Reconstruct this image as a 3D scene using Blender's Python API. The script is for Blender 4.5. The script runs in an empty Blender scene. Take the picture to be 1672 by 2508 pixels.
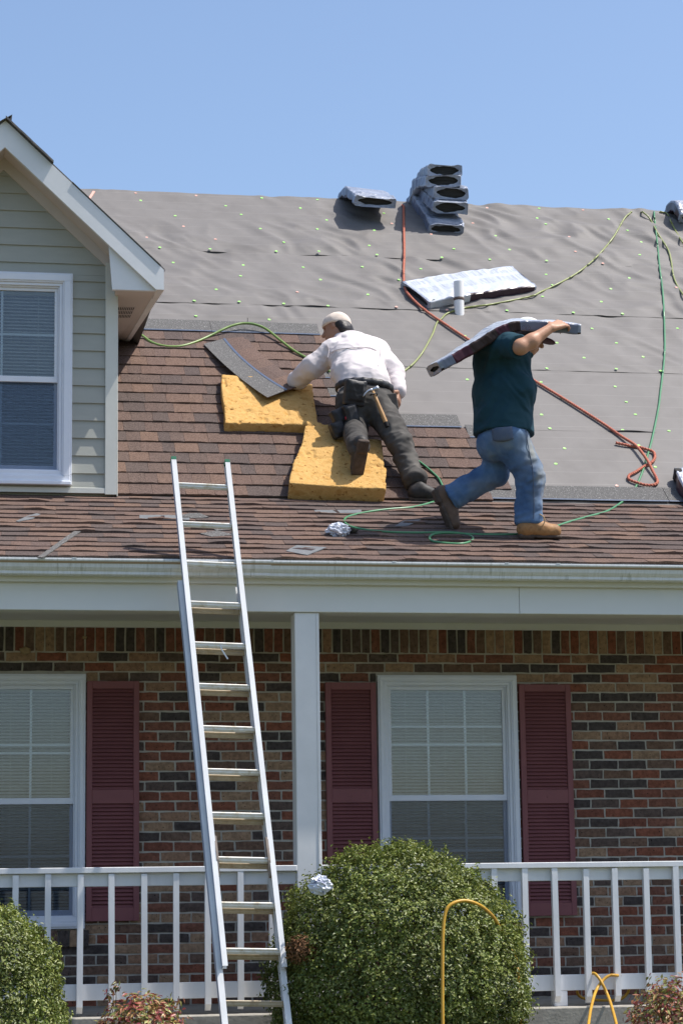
import bpy, math, random
import numpy as np
from mathutils import Vector, Matrix, noise as mnoise
random.seed(7); np.random.seed(7)
RNG = random.Random(11)
SC = bpy.context.scene
COL = SC.collection

# ------------------------------------------------------------------ camera
FPX = 5600.0
PIT, YAW, ROL = math.radians(9.7047), math.radians(10.0473), math.radians(-0.8094)
cf = np.array([math.sin(YAW)*math.cos(PIT), math.cos(YAW)*math.cos(PIT), math.sin(PIT)])
_r = np.array([math.cos(YAW), -math.sin(YAW), 0.0]); _u = np.cross(_r, cf)
cr = _r*math.cos(ROL)+_u*math.sin(ROL); cu = -_r*math.sin(ROL)+_u*math.cos(ROL)
cam_d = bpy.data.cameras.new('camera'); cam = bpy.data.objects.new('camera', cam_d); COL.objects.link(cam)
cam.matrix_world = Matrix(((cr[0], cu[0], -cf[0], 0), (cr[1], cu[1], -cf[1], 0), (cr[2], cu[2], -cf[2], 0), (0, 0, 0, 1)))
cam_d.sensor_fit = 'VERTICAL'; cam_d.sensor_height = 36.0; cam_d.lens = FPX/2508*36.0
cam_d.clip_start = 0.1; cam_d.clip_end = 2000
SC.camera = cam

# ------------------------------------------------------------------ light
LDIR = Vector((-0.515, 0.115, -1.0)).normalized()
sunv = -LDIR
EL = math.asin(sunv.z); AZ = math.atan2(sunv.x, sunv.y)
W = bpy.data.worlds.new('World'); SC.world = W; W.use_nodes = True
nt = W.node_tree; nt.nodes.clear()
sky = nt.nodes.new('ShaderNodeTexSky'); sky.sky_type = 'NISHITA'; sky.sun_disc = False
sky.sun_elevation = EL; sky.sun_rotation = AZ; sky.altitude = 200; sky.air_density = 1.0; sky.dust_density = 2.2; sky.ozone_density = 2.6
bg = nt.nodes.new('ShaderNodeBackground'); bg.inputs['Strength'].default_value = 0.135
wo = nt.nodes.new('ShaderNodeOutputWorld')
nt.links.new(sky.outputs[0], bg.inputs[0]); nt.links.new(bg.outputs[0], wo.inputs[0])
sl = bpy.data.lights.new('sun', 'SUN'); so = bpy.data.objects.new('sun', sl); COL.objects.link(so)
sl.energy = 4.0; sl.angle = math.radians(0.53); sl.color = (1.0, 0.95, 0.88)
so.rotation_euler = LDIR.to_track_quat('-Z', 'Y').to_euler(); so.location = (6, -4, 20)
SC.view_settings.view_transform = 'Standard'; SC.view_settings.look = 'None'
SC.view_settings.exposure = 0.58; SC.view_settings.gamma = 1.0; SC.view_settings.use_curve_mapping = False

# ------------------------------------------------------------------ geometry constants (camera at origin, metres)
GZ = -1.30                                   # lawn
YW = 15.15                                   # brick face
YK, ZK = 15.25, 2.73                         # where the porch roof meets the steep roof
S40 = math.radians(40.0); YR = 19.36; ZR = ZK+(YR-YK)*math.tan(S40)
YG, ZG = 13.56, 2.045                        # eave edge of the porch roof
SP = math.atan2(ZK-ZG, YK-YG)
YB = 13.75                                   # porch beam face
FZ = -0.6385                                 # porch floor
YD = 15.20                                   # dormer front

def ray(x, y): return cr*(x-836)/FPX - cu*(y-1254)/FPX + cf
def pw(x, y, Y):
    d = ray(x, y); return Vector(d*Y/d[1])
def _pl(x, y, Y0, Z0, sl, w):
    n = np.array([0, -math.sin(sl), math.cos(sl)]); p0 = np.array([0, Y0, Z0])+n*w
    d = ray(x, y); return Vector(d*((p0@n)/(d@n)))
def pm(x, y, w=0.0): return _pl(x, y, YK, ZK, S40, w)      # point on the steep roof, w above it
def pp(x, y, w=0.0): return _pl(x, y, YG, ZG, SP, w)       # point on the porch roof
def mr(u, v, w=0.0): return Vector((u, YK+v*math.cos(S40)-w*math.sin(S40), ZK+v*math.sin(S40)+w*math.cos(S40)))
def pr(u, v, w=0.0): return Vector((u, YG+v*math.cos(SP)-w*math.sin(SP), ZG+v*math.sin(SP)+w*math.cos(SP)))
def proj(p):
    p = np.array(p); return (836+FPX*(p@cr)/(p@cf), 1254-FPX*(p@cu)/(p@cf))

def lin(r, g, b):
    f = lambda c: (c/255/12.92 if c/255 <= 0.04045 else ((c/255+0.055)/1.055)**2.4)
    return (f(r), f(g), f(b), 1.0)

# ------------------------------------------------------------------ materials
MATS = {}
def mat(name, cols, rough=0.7, nscale=8.0, detail=4.0, stretch=(1, 1, 1), rand=None, bump=0.0, bscale=60.0, spec=0.3, metal=0.0,
        speck=None, trans=0.0, contrast=(0.3, 0.7), bdist=0.004):
    """cols: list of linear rgb; blended by world-space noise (plus a random pick per object / island when rand)"""
    m = bpy.data.materials.new(name); m.use_nodes = True; t = m.node_tree; N = t.nodes; L = t.links
    b = N['Principled BSDF']; b.inputs['Roughness'].default_value = rough; b.inputs['Metallic'].default_value = metal
    b.inputs['Specular IOR Level'].default_value = spec
    geo = N.new('ShaderNodeNewGeometry'); mp = N.new('ShaderNodeMapping'); mp.inputs['Scale'].default_value = stretch
    L.new(geo.outputs['Position'], mp.inputs[0])
    cols = [tuple(c)[:3]+(1.0,) for c in cols]
    out = None
    if rand:
        oi = N.new('ShaderNodeObjectInfo'); ad = N.new('ShaderNodeMath'); ad.operation = 'ADD'
        L.new(oi.outputs['Random'], ad.inputs[0]); L.new(geo.outputs['Random Per Island'], ad.inputs[1])
        fr = N.new('ShaderNodeMath'); fr.operation = 'FRACT'; L.new(ad.outputs[0], fr.inputs[0])
        rp = N.new('ShaderNodeValToRGB'); rp.color_ramp.interpolation = 'CONSTANT' if rand == 'const' else 'LINEAR'
        k = len(cols)
        while len(rp.color_ramp.elements) < k: rp.color_ramp.elements.new(0.5)
        for i, c in enumerate(cols):
            rp.color_ramp.elements[i].position = i/k if rand == 'const' else i/max(1, k-1); rp.color_ramp.elements[i].color = c
        L.new(fr.outputs[0], rp.inputs[0])
        nz = N.new('ShaderNodeTexNoise'); nz.inputs['Scale'].default_value = nscale; nz.inputs['Detail'].default_value = detail
        L.new(mp.outputs[0], nz.inputs[0])
        mr_ = N.new('ShaderNodeMapRange'); mr_.inputs['From Min'].default_value = contrast[0]; mr_.inputs['From Max'].default_value = contrast[1]
        mr_.inputs['To Min'].default_value = 0.7; mr_.inputs['To Max'].default_value = 1.3
        L.new(nz.outputs['Fac'], mr_.inputs[0])
        mx = N.new('ShaderNodeVectorMath'); mx.operation = 'SCALE'
        L.new(rp.outputs[0], mx.inputs[0]); L.new(mr_.outputs[0], mx.inputs['Scale']); out = mx.outputs[0]
    elif len(cols) > 1:
        nz = N.new('ShaderNodeTexNoise'); nz.inputs['Scale'].default_value = nscale; nz.inputs['Detail'].default_value = detail
        nz.inputs['Roughness'].default_value = 0.6; L.new(mp.outputs[0], nz.inputs[0])
        rp = N.new('ShaderNodeValToRGB'); k = len(cols)
        while len(rp.color_ramp.elements) < k: rp.color_ramp.elements.new(0.5)
        for i, c in enumerate(cols):
            rp.color_ramp.elements[i].position = contrast[0]+(contrast[1]-contrast[0])*i/(k-1); rp.color_ramp.elements[i].color = c
        L.new(nz.outputs['Fac'], rp.inputs[0]); out = rp.outputs[0]
    else:
        b.inputs['Base Color'].default_value = cols[0]
    if speck:                                           # (scale, threshold, colour): fine bright or dark grains
        vz = N.new('ShaderNodeTexNoise'); vz.inputs['Scale'].default_value = speck[0]; vz.inputs['Detail'].default_value = 1
        L.new(geo.outputs['Position'], vz.inputs[0])
        gt = N.new('ShaderNodeMapRange'); gt.inputs['From Min'].default_value = speck[1]; gt.inputs['From Max'].default_value = speck[1]+0.06
        L.new(vz.outputs['Fac'], gt.inputs[0])
        mm = N.new('ShaderNodeMix'); mm.data_type = 'RGBA'; mm.inputs[7].default_value = tuple(speck[2])[:3]+(1,)
        if out: L.new(out, mm.inputs[6])
        else: mm.inputs[6].default_value = cols[0]
        L.new(gt.outputs[0], mm.inputs[0]); out = mm.outputs[2]
    if out: L.new(out, b.inputs['Base Color'])
    if bump:
        bz = N.new('ShaderNodeTexNoise'); bz.inputs['Scale'].default_value = bscale; bz.inputs['Detail'].default_value = 3
        L.new(mp.outputs[0], bz.inputs[0])
        if name in ('teal_shirt', 'jeans', 'white_shirt', 'grey_trousers'):      # creased cloth
            bz.noise_type = 'RIDGED_MULTIFRACTAL'; bz.inputs['Scale'].default_value = 8.5; bz.inputs['Distortion'].default_value = .8; bump = .75; bdist = .016
        bp = N.new('ShaderNodeBump'); bp.inputs['Strength'].default_value = bump; bp.inputs['Distance'].default_value = bdist
        L.new(bz.outputs['Fac'], bp.inputs['Height']); L.new(bp.outputs[0], b.inputs['Normal'])
    if trans:
        tr = N.new('ShaderNodeBsdfTranslucent'); ms = N.new('ShaderNodeMixShader'); ms.inputs[0].default_value = trans
        if out: L.new(out, tr.inputs[0])
        else: tr.inputs[0].default_value = cols[0]
        L.new(b.outputs[0], ms.inputs[1]); L.new(tr.outputs[0], ms.inputs[2])
        L.new(ms.outputs[0], N['Material Output'].inputs[0])
    MATS[name] = m; return m

def glass_mat(name, tint=(1, 1, 1), dirt=0.0, dirtcol=(0.1, 0.1, 0.1), refl=1.0):
    m = bpy.data.materials.new(name); m.use_nodes = True; t = m.node_tree; N = t.nodes; L = t.links; N.remove(N['Principled BSDF'])
    tr = N.new('ShaderNodeBsdfTransparent'); tr.inputs[0].default_value = (*tint, 1)
    gl = N.new('ShaderNodeBsdfGlossy'); gl.inputs['Roughness'].default_value = 0.03
    fr = N.new('ShaderNodeFresnel'); fr.inputs[0].default_value = 1.7
    mm = N.new('ShaderNodeMath'); mm.operation = 'MULTIPLY'; mm.inputs[1].default_value = refl; L.new(fr.outputs[0], mm.inputs[0])
    nz = N.new('ShaderNodeTexNoise'); nz.inputs['Scale'].default_value = 1.3
    geo = N.new('ShaderNodeNewGeometry'); L.new(geo.outputs['Position'], nz.inputs[0])
    bp = N.new('ShaderNodeBump'); bp.inputs['Strength'].default_value = 0.05; bp.inputs['Distance'].default_value = 0.05
    L.new(nz.outputs['Fac'], bp.inputs['Height']); L.new(bp.outputs[0], gl.inputs['Normal'])
    mx = N.new('ShaderNodeMixShader'); L.new(mm.outputs[0], mx.inputs[0]); L.new(tr.outputs[0], mx.inputs[1]); L.new(gl.outputs[0], mx.inputs[2])
    o = mx
    if dirt:
        df = N.new('ShaderNodeBsdfDiffuse'); df.inputs[0].default_value = (*dirtcol, 1)
        m2 = N.new('ShaderNodeMixShader'); m2.inputs[0].default_value = dirt
        L.new(mx.outputs[0], m2.inputs[1]); L.new(df.outputs[0], m2.inputs[2]); o = m2
    L.new(o.outputs[0], N['Material Output'].inputs[0]); MATS[name] = m; return m

# ------------------------------------------------------------------ mesh builder
class MB:
    def __init__(s): s.v = []; s.f = []; s.m = []; s.uv = None
    def add(s, vs, fs, mi=0):
        o = len(s.v); s.v += [tuple(p) for p in vs]; s.f += [tuple(i+o for i in f) for f in fs]; s.m += [mi]*len(fs); return s
    def box(s, x0, x1, y0, y1, z0, z1, mi=0):
        return s.hexa([(x0, y0, z0), (x1, y0, z0), (x1, y1, z0), (x0, y1, z0)], [(x0, y0, z1), (x1, y0, z1), (x1, y1, z1), (x0, y1, z1)], mi)
    def hexa(s, b, t, mi=0):
        return s.add(list(b)+list(t), [(3, 2, 1, 0), (4, 5, 6, 7), (0, 1, 5, 4), (1, 2, 6, 5), (2, 3, 7, 6), (3, 0, 4, 7)], mi)
    def prism(s, poly, ext, mi=0):
        n = len(poly); e = Vector(ext); vs = [Vector(p) for p in poly]+[Vector(p)+e for p in poly]
        return s.add(vs, [tuple(range(n))[::-1], tuple(range(n, 2*n))]+[(i, (i+1) % n, n+(i+1) % n, n+i) for i in range(n)], mi)
    def beam(s, a, b, w, d, up=(0, 0, 1), mi=0):
        a, b = Vector(a), Vector(b); t = (b-a).normalized(); x = t.cross(Vector(up)).normalized(); y = x.cross(t).normalized()
        q = [x*w/2+y*d/2, -x*w/2+y*d/2, -x*w/2-y*d/2, x*w/2-y*d/2]
        return s.hexa([a+k for k in q], [b+k for k in q], mi)
    def tube(s, pts, r, n=8, mi=0, cap=True):
        pts = [Vector(p) for p in pts]; rs = r if isinstance(r, (list, tuple)) else [r]*len(pts)
        vs = []; prev = None
        for i, p in enumerate(pts):
            t = (pts[min(i+1, len(pts)-1)]-pts[max(i-1, 0)]).normalized()
            if prev is None:
                x = t.orthogonal().normalized()
            else:
                x = (prev-t*prev.dot(t)); x = x.normalized() if x.length > 1e-6 else t.orthogonal().normalized()
            prev = x; y = t.cross(x)
            vs += [p+(x*math.cos(2*math.pi*k/n)+y*math.sin(2*math.pi*k/n))*rs[i] for k in range(n)]
        fs = [(i*n+k, i*n+(k+1) % n, (i+1)*n+(k+1) % n, (i+1)*n+k) for i in range(len(pts)-1) for k in range(n)]
        if cap: fs += [tuple(range(n))[::-1], tuple(range((len(pts)-1)*n, len(pts)*n))]
        return s.add(vs, fs, mi)
    def grid(s, P, mi=0, thick=None):
        """P[i][j] points -> sheet; thick: Vector offset makes it a closed slab"""
        ni, nj = len(P), len(P[0]); vs = [p for r_ in P for p in r_]
        fs = [(i*nj+j, (i+1)*nj+j, (i+1)*nj+j+1, i*nj+j+1) for i in range(ni-1) for j in range(nj-1)]
        if thick is not None:
            o = ni*nj; tv = Vector(thick); vs = vs+[Vector(p)-tv for p in vs]
            fs2 = [tuple(i+o for i in f[::-1]) for f in fs]
            ring = [j for j in range(nj)]+[i*nj+nj-1 for i in range(1, ni)]+[(ni-1)*nj+j for j in range(nj-2, -1, -1)]+[i*nj for i in range(ni-2, 0, -1)]
            fs = fs+fs2+[(ring[k], ring[(k+1) % len(ring)], ring[(k+1) % len(ring)]+o, ring[k]+o) for k in range(len(ring))]
        return s.add(vs, fs, mi)
    def mesh(s, name, mats, smooth=False):
        me = bpy.data.meshes.new(name); me.from_pydata(s.v, [], s.f)
        for m in (mats if isinstance(mats, (list, tuple)) else [mats]): me.materials.append(MATS[m])
        if any(s.m): me.polygons.foreach_set('material_index', s.m)
        if smooth: me.polygons.foreach_set('use_smooth', [True]*len(me.polygons))
        me.validate(); me.update(); return me

def world_loc(o):
    v = Vector((0, 0, 0))
    while o: v += o.location; o = o.parent
    return v
def link(o, parent=None, kind=None, label=None):
    COL.objects.link(o)
    if parent is not None: o.parent = parent
    if kind: o['kind'] = kind
    if label: o['label'] = label
    return o
def obj(name, mb, mats, parent=None, kind=None, label=None, smooth=False, fixn=False, bevel=0.0):
    """geometry given in world coordinates"""
    me = mb.mesh(name, mats, smooth)
    if fixn or bevel:
        import bmesh
        bm = bmesh.new(); bm.from_mesh(me)
        bmesh.ops.recalc_face_normals(bm, faces=bm.faces)
        if bevel:
            es = [e for e in bm.edges if len(e.link_faces) == 2 and e.calc_face_angle(0) > 0.6]
            bmesh.ops.bevel(bm, geom=es, offset=bevel, segments=1, affect='EDGES', profile=0.5)
        bm.to_mesh(me); bm.free()
    o = bpy.data.objects.new(name, me)
    if parent is not None: me.transform(Matrix.Translation(-world_loc(parent)))
    return link(o, parent, kind, label)
def rebase(o, loc):
    """move the origin of a one-mesh thing to loc without moving the shape"""
    loc = Vector(loc); o.data.transform(Matrix.Translation(-loc)); o.location = loc; return o
def place(name, me, loc, parent, rot=(0, 0, 0), scale=(1, 1, 1), kind=None):
    o = bpy.data.objects.new(name, me); o.location = Vector(loc)-(world_loc(parent) if parent else Vector()); o.rotation_euler = rot; o.scale = scale
    return link(o, parent, kind)
def thing(name, label, cat, loc, group=None):
    o = bpy.data.objects.new(name, None); o.empty_display_size = 0.1; COL.objects.link(o); o.location = loc
    o['label'] = label; o['category'] = cat
    if group: o['group'] = group
    return o
def tag(o, label, cat, group=None):
    o['label'] = label; o['category'] = cat
    if group: o['group'] = group
    return o
def spline(pts, n=8):
    P = [Vector(p) for p in pts]; P = [P[0]*2-P[1]]+P+[P[-1]*2-P[-2]]; out = []
    for i in range(1, len(P)-2):
        for k in range(n):
            t = k/n; a, b, c, d = P[i-1], P[i], P[i+1], P[i+2]
            out.append(0.5*((2*b)+(c-a)*t+(2*a-5*b+4*c-d)*t*t+(3*b-a-3*c+d)*t**3))
    out.append(P[-2]); return out
def nz(x, y, z=0.0): return mnoise.noise(Vector((x, y, z)))

# ------------------------------------------------------------------ palette
BRICKS = [(0.225, 0.085, 0.054), (0.080, 0.064, 0.058), (0.30, 0.195, 0.125), (0.195, 0.085, 0.058), (0.155, 0.100, 0.075), (0.275, 0.165, 0.107),
          (0.205, 0.090, 0.062), (0.074, 0.061, 0.057), (0.160, 0.098, 0.070), (0.32, 0.21, 0.135), (0.115, 0.083, 0.070), (0.185, 0.073, 0.050)]
mat('brick', BRICKS, rough=0.9, rand='const', nscale=45, bump=0.6, bscale=90, spec=0.1, speck=(70, 0.68, (0.02, 0.016, 0.014)))
mat('mortar', [(0.40, 0.37, 0.32), (0.50, 0.47, 0.41), (0.45, 0.42, 0.36)], rough=0.95, nscale=25, bump=0.6, bscale=120, spec=0.1)
mat('white_paint', [(0.69, 0.70, 0.70), (0.79, 0.79, 0.79)], rough=0.5, nscale=3, bump=0.08, bscale=30)
mat('rail_paint', [(0.68, 0.69, 0.71), (0.80, 0.80, 0.81)], rough=0.55, nscale=7, stretch=(1, 1, 0.25), bump=0.2, bscale=60)
mat('beam_paint', [(0.68, 0.68, 0.66), (0.74, 0.74, 0.72)], rough=0.5, nscale=2, stretch=(0.5, 1, 1), bump=0.05, bscale=20)
mat('gutter_paint', [(0.52, 0.53, 0.50), (0.74, 0.75, 0.76), (0.66, 0.67, 0.66)], rough=0.4, nscale=9, stretch=(4, 1, 0.3), spec=0.4, contrast=(0.3, 0.6))
mat('siding', [(0.37, 0.375, 0.335), (0.40, 0.405, 0.36)], rough=0.6, nscale=5, stretch=(1, 1, 4), bump=0.1, bscale=60)
mat('trim_cream', [(0.62, 0.62, 0.56), (0.67, 0.67, 0.61)], rough=0.55, nscale=4, bump=0.06, bscale=40)
mat('soffit_paint', [(0.56, 0.50, 0.46), (0.60, 0.54, 0.50)], rough=0.6, nscale=3)
mat('vinyl', [(0.70, 0.73, 0.80), (0.77, 0.79, 0.84)], rough=0.4, nscale=6, spec=0.4)
mat('shutter', [(0.215, 0.078, 0.082), (0.255, 0.095, 0.098)], rough=0.6, nscale=5, bump=0.08, bscale=80)
mat('blind', [(0.62, 0.62, 0.57), (0.70, 0.70, 0.65)], rough=0.5, nscale=4, trans=0.15)
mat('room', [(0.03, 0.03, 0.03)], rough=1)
mat('dark', [(0.015, 0.014, 0.014)], rough=0.8)
SH = [(0.130, 0.089, 0.073), (0.112, 0.081, 0.070), (0.142, 0.095, 0.076), (0.097, 0.075, 0.068), (0.124, 0.086, 0.073), (0.150, 0.099, 0.077),
      (0.114, 0.081, 0.070), (0.093, 0.072, 0.066), (0.134, 0.090, 0.074)]
mat('shingle', SH, rough=0.95, rand='const', nscale=110, detail=2, bump=0.7, bscale=260, spec=0.12, contrast=(0.35, 0.65), speck=(300, 0.70, (0.32, 0.27, 0.24)), bdist=0.003)
mat('granule', [(0.075, 0.073, 0.072), (0.15, 0.145, 0.14)], rough=0.9, nscale=160, detail=2, bump=0.7, bscale=260, spec=0.2, speck=(170, 0.66, (0.5, 0.5, 0.48)), bdist=0.003)
mat('shingle_back', [(0.12, 0.13, 0.14), (0.17, 0.175, 0.18)], rough=0.85, nscale=30, bump=0.3, bscale=200)
mat('tar', [(0.045, 0.065, 0.11), (0.09, 0.12, 0.18)], rough=0.4, nscale=60, spec=0.5)
mat('wood_deck', [(0.35, 0.25, 0.15)], rough=0.8)
mat('cap_green', [(0.38, 0.74, 0.20)], rough=0.4, spec=0.4)
mat('cap_pink', [(0.72, 0.40, 0.32)], rough=0.4, spec=0.4)
mat('concrete', [(0.26, 0.24, 0.21), (0.36, 0.34, 0.30), (0.20, 0.19, 0.17)], rough=0.95, nscale=6, detail=8, bump=0.5, bscale=60)
mat('floor_paint', [(0.30, 0.27, 0.25), (0.37, 0.34, 0.31)], rough=0.8, nscale=5)
mat('lawn', [(0.065, 0.080, 0.028), (0.10, 0.105, 0.042), (0.14, 0.13, 0.065)], rough=1, nscale=2.5, detail=10, bump=1.0, bscale=80, bdist=0.03)
mat('aluminium', [(0.74, 0.73, 0.71), (0.86, 0.86, 0.85)], rough=0.36, nscale=14, stretch=(1, 1, 0.3), metal=0.12, spec=0.5)
mat('rung_metal', [(0.50, 0.43, 0.33), (0.66, 0.62, 0.54), (0.72, 0.70, 0.66)], rough=0.42, nscale=20, metal=0.35, spec=0.5, contrast=(0.32, 0.55))
mat('rung_shade', [(0.34, 0.26, 0.17), (0.45, 0.38, 0.28), (0.38, 0.30, 0.20)], rough=0.5, nscale=16, metal=0.2, spec=0.4)  # base rungs: shade on the rungs' lower halves painted as darker brown
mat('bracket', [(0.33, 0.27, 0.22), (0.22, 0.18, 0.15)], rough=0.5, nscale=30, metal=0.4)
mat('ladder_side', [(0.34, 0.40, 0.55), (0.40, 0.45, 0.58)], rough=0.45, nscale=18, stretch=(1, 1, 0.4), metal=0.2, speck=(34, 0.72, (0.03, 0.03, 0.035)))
mat('green_plastic', [(0.03, 0.16, 0.09)], rough=0.5)
mat('foam', [(0.45, 0.245, 0.072), (0.57, 0.35, 0.130), (0.51, 0.295, 0.095)], rough=0.95, nscale=14, bump=0.9, bscale=90, spec=0.05, speck=(34, 0.66, (0.30, 0.15, 0.045)), bdist=0.006)
mat('hose_green', [(0.055, 0.20, 0.085), (0.07, 0.24, 0.11)], rough=0.35, spec=0.5, nscale=5)
mat('hose_olive', [(0.20, 0.23, 0.065), (0.27, 0.30, 0.10)], rough=0.4, spec=0.5, nscale=5)
mat('hose_lime', [(0.19, 0.27, 0.05), (0.14, 0.24, 0.07)], rough=0.4, spec=0.5, nscale=5)
mat('rope', [(0.42, 0.08, 0.055), (0.50, 0.19, 0.12), (0.34, 0.05, 0.05)], rough=0.85, nscale=60, bump=0.4, bscale=200)
mat('cord_yellow', [(0.50, 0.26, 0.03), (0.58, 0.34, 0.04)], rough=0.4, spec=0.4, nscale=10)
mat('pvc', [(0.80, 0.79, 0.78)], rough=0.35, spec=0.5)
mat('dirt_band', [(0.10, 0.075, 0.065), (0.16, 0.12, 0.10)], rough=0.9, nscale=60)
mat('flange', [(0.20, 0.13, 0.07), (0.30, 0.22, 0.13)], rough=0.8, nscale=30)
mat('plastic_film', [(0.55, 0.58, 0.66), (0.66, 0.68, 0.74)], rough=0.28, spec=0.6, nscale=25, speck=(30, 0.62, (0.2, 0.22, 0.32)))
mat('wrap_side', [(0.028, 0.012, 0.024), (0.045, 0.016, 0.03)], rough=0.35, spec=0.5, nscale=3)
mat('wrap_brown', [(0.034, 0.020, 0.018)], rough=0.5, spec=0.25)
mat('wrap_maroon', [(0.060, 0.016, 0.030)], rough=0.5, spec=0.25)
mat('bundle_end', [(0.02, 0.02, 0.02), (0.055, 0.053, 0.05)], rough=0.9, nscale=60, stretch=(0.2, 0.2, 3))
mat('skin', [(0.42, 0.215, 0.13), (0.50, 0.27, 0.17)], rough=0.5, nscale=14, bump=0.15, bscale=120, spec=0.35)
mat('skin_dark', [(0.30, 0.155, 0.095), (0.36, 0.19, 0.12)], rough=0.5, nscale=14, bump=0.1, bscale=120, spec=0.35)
mat('hair', [(0.012, 0.010, 0.010), (0.022, 0.018, 0.017)], rough=0.5, nscale=80, stretch=(1, 1, 0.3), bump=0.5, bscale=160, spec=0.4)
mat('teal_shirt', [(0.015, 0.048, 0.068), (0.020, 0.058, 0.080)], rough=0.85, nscale=6, bump=0.25, bscale=22, spec=0.15, bdist=0.02)
mat('jeans', [(0.050, 0.100, 0.21), (0.085, 0.155, 0.28), (0.14, 0.215, 0.33), (0.23, 0.27, 0.31)], rough=0.9, nscale=5.5, bump=0.35, bscale=26, spec=0.12, contrast=(0.30, 0.78), bdist=0.02)
mat('jeans_pocket', [(0.085, 0.115, 0.18), (0.12, 0.14, 0.18)], rough=0.9, nscale=12, bump=0.3, bscale=60, spec=0.12)
mat('tan_boot', [(0.26, 0.125, 0.045), (0.34, 0.18, 0.07), (0.16, 0.08, 0.035)], rough=0.6, nscale=16, bump=0.3, bscale=50)
mat('brown_boot', [(0.095, 0.060, 0.042), (0.145, 0.092, 0.064)], rough=0.65, nscale=20, bump=0.3, bscale=60)
mat('sole', [(0.060, 0.044, 0.035), (0.10, 0.073, 0.058)], rough=0.85, nscale=30, bump=0.5, bscale=60)
mat('lace', [(0.48, 0.33, 0.16)], rough=0.8)
mat('white_shirt', [(0.66, 0.60, 0.60), (0.72, 0.67, 0.67)], rough=0.85, nscale=7, bump=0.3, bscale=18, spec=0.15, bdist=0.02, trans=0.08)
mat('grey_trousers', [(0.038, 0.035, 0.034), (0.070, 0.066, 0.062), (0.115, 0.108, 0.10)], rough=0.9, nscale=6, bump=0.4, bscale=24, spec=0.12, contrast=(0.3, 0.75), bdist=0.02)
mat('black_leather', [(0.013, 0.013, 0.015), (0.024, 0.024, 0.027)], rough=0.5, nscale=20, bump=0.3, bscale=60, spec=0.4)
mat('black_boot', [(0.02, 0.019, 0.019), (0.05, 0.045, 0.042)], rough=0.6, nscale=20, bump=0.3, bscale=60)
mat('cap_cloth', [(0.62, 0.52, 0.44), (0.70, 0.61, 0.53)], rough=0.9, nscale=12, bump=0.2, bscale=60)
mat('white_cap', [(0.76, 0.76, 0.76)], rough=0.8)
mat('visor', [(0.05, 0.012, 0.025)], rough=0.6)
mat('steel', [(0.55, 0.56, 0.58)], rough=0.3, metal=0.8, spec=0.5)
mat('hammer_wood', [(0.40, 0.22, 0.09), (0.50, 0.30, 0.14)], rough=0.55, nscale=20, stretch=(1, 1, 0.2))
mat('red_tab', [(0.40, 0.03, 0.05)], rough=0.7)
mat('box_leaf', [(0.082, 0.122, 0.023), (0.14, 0.182, 0.034), (0.205, 0.24, 0.05), (0.072, 0.105, 0.021), (0.28, 0.30, 0.08), (0.115, 0.158, 0.032)], rough=0.42, rand='lin', nscale=4, spec=0.4, trans=0.22)
mat('dead_leaf', [(0.20, 0.09, 0.035), (0.13, 0.07, 0.03)], rough=0.7, rand='lin', nscale=4)
mat('nandina_leaf', [(0.30, 0.08, 0.06), (0.20, 0.22, 0.06), (0.42, 0.27, 0.11), (0.36, 0.34, 0.12), (0.48, 0.22, 0.14), (0.16, 0.18, 0.05), (0.25, 0.06, 0.07)], rough=0.4, rand='const', nscale=6, spec=0.45, trans=0.25)
mat('stem', [(0.10, 0.07, 0.045)], rough=0.9)
glass_mat('glass', (0.93, 0.96, 0.96), refl=1.25)
glass_mat('glass_screen', (0.80, 0.83, 0.88), dirt=0.06, dirtcol=(0.10, 0.13, 0.17), refl=0.35)

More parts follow.
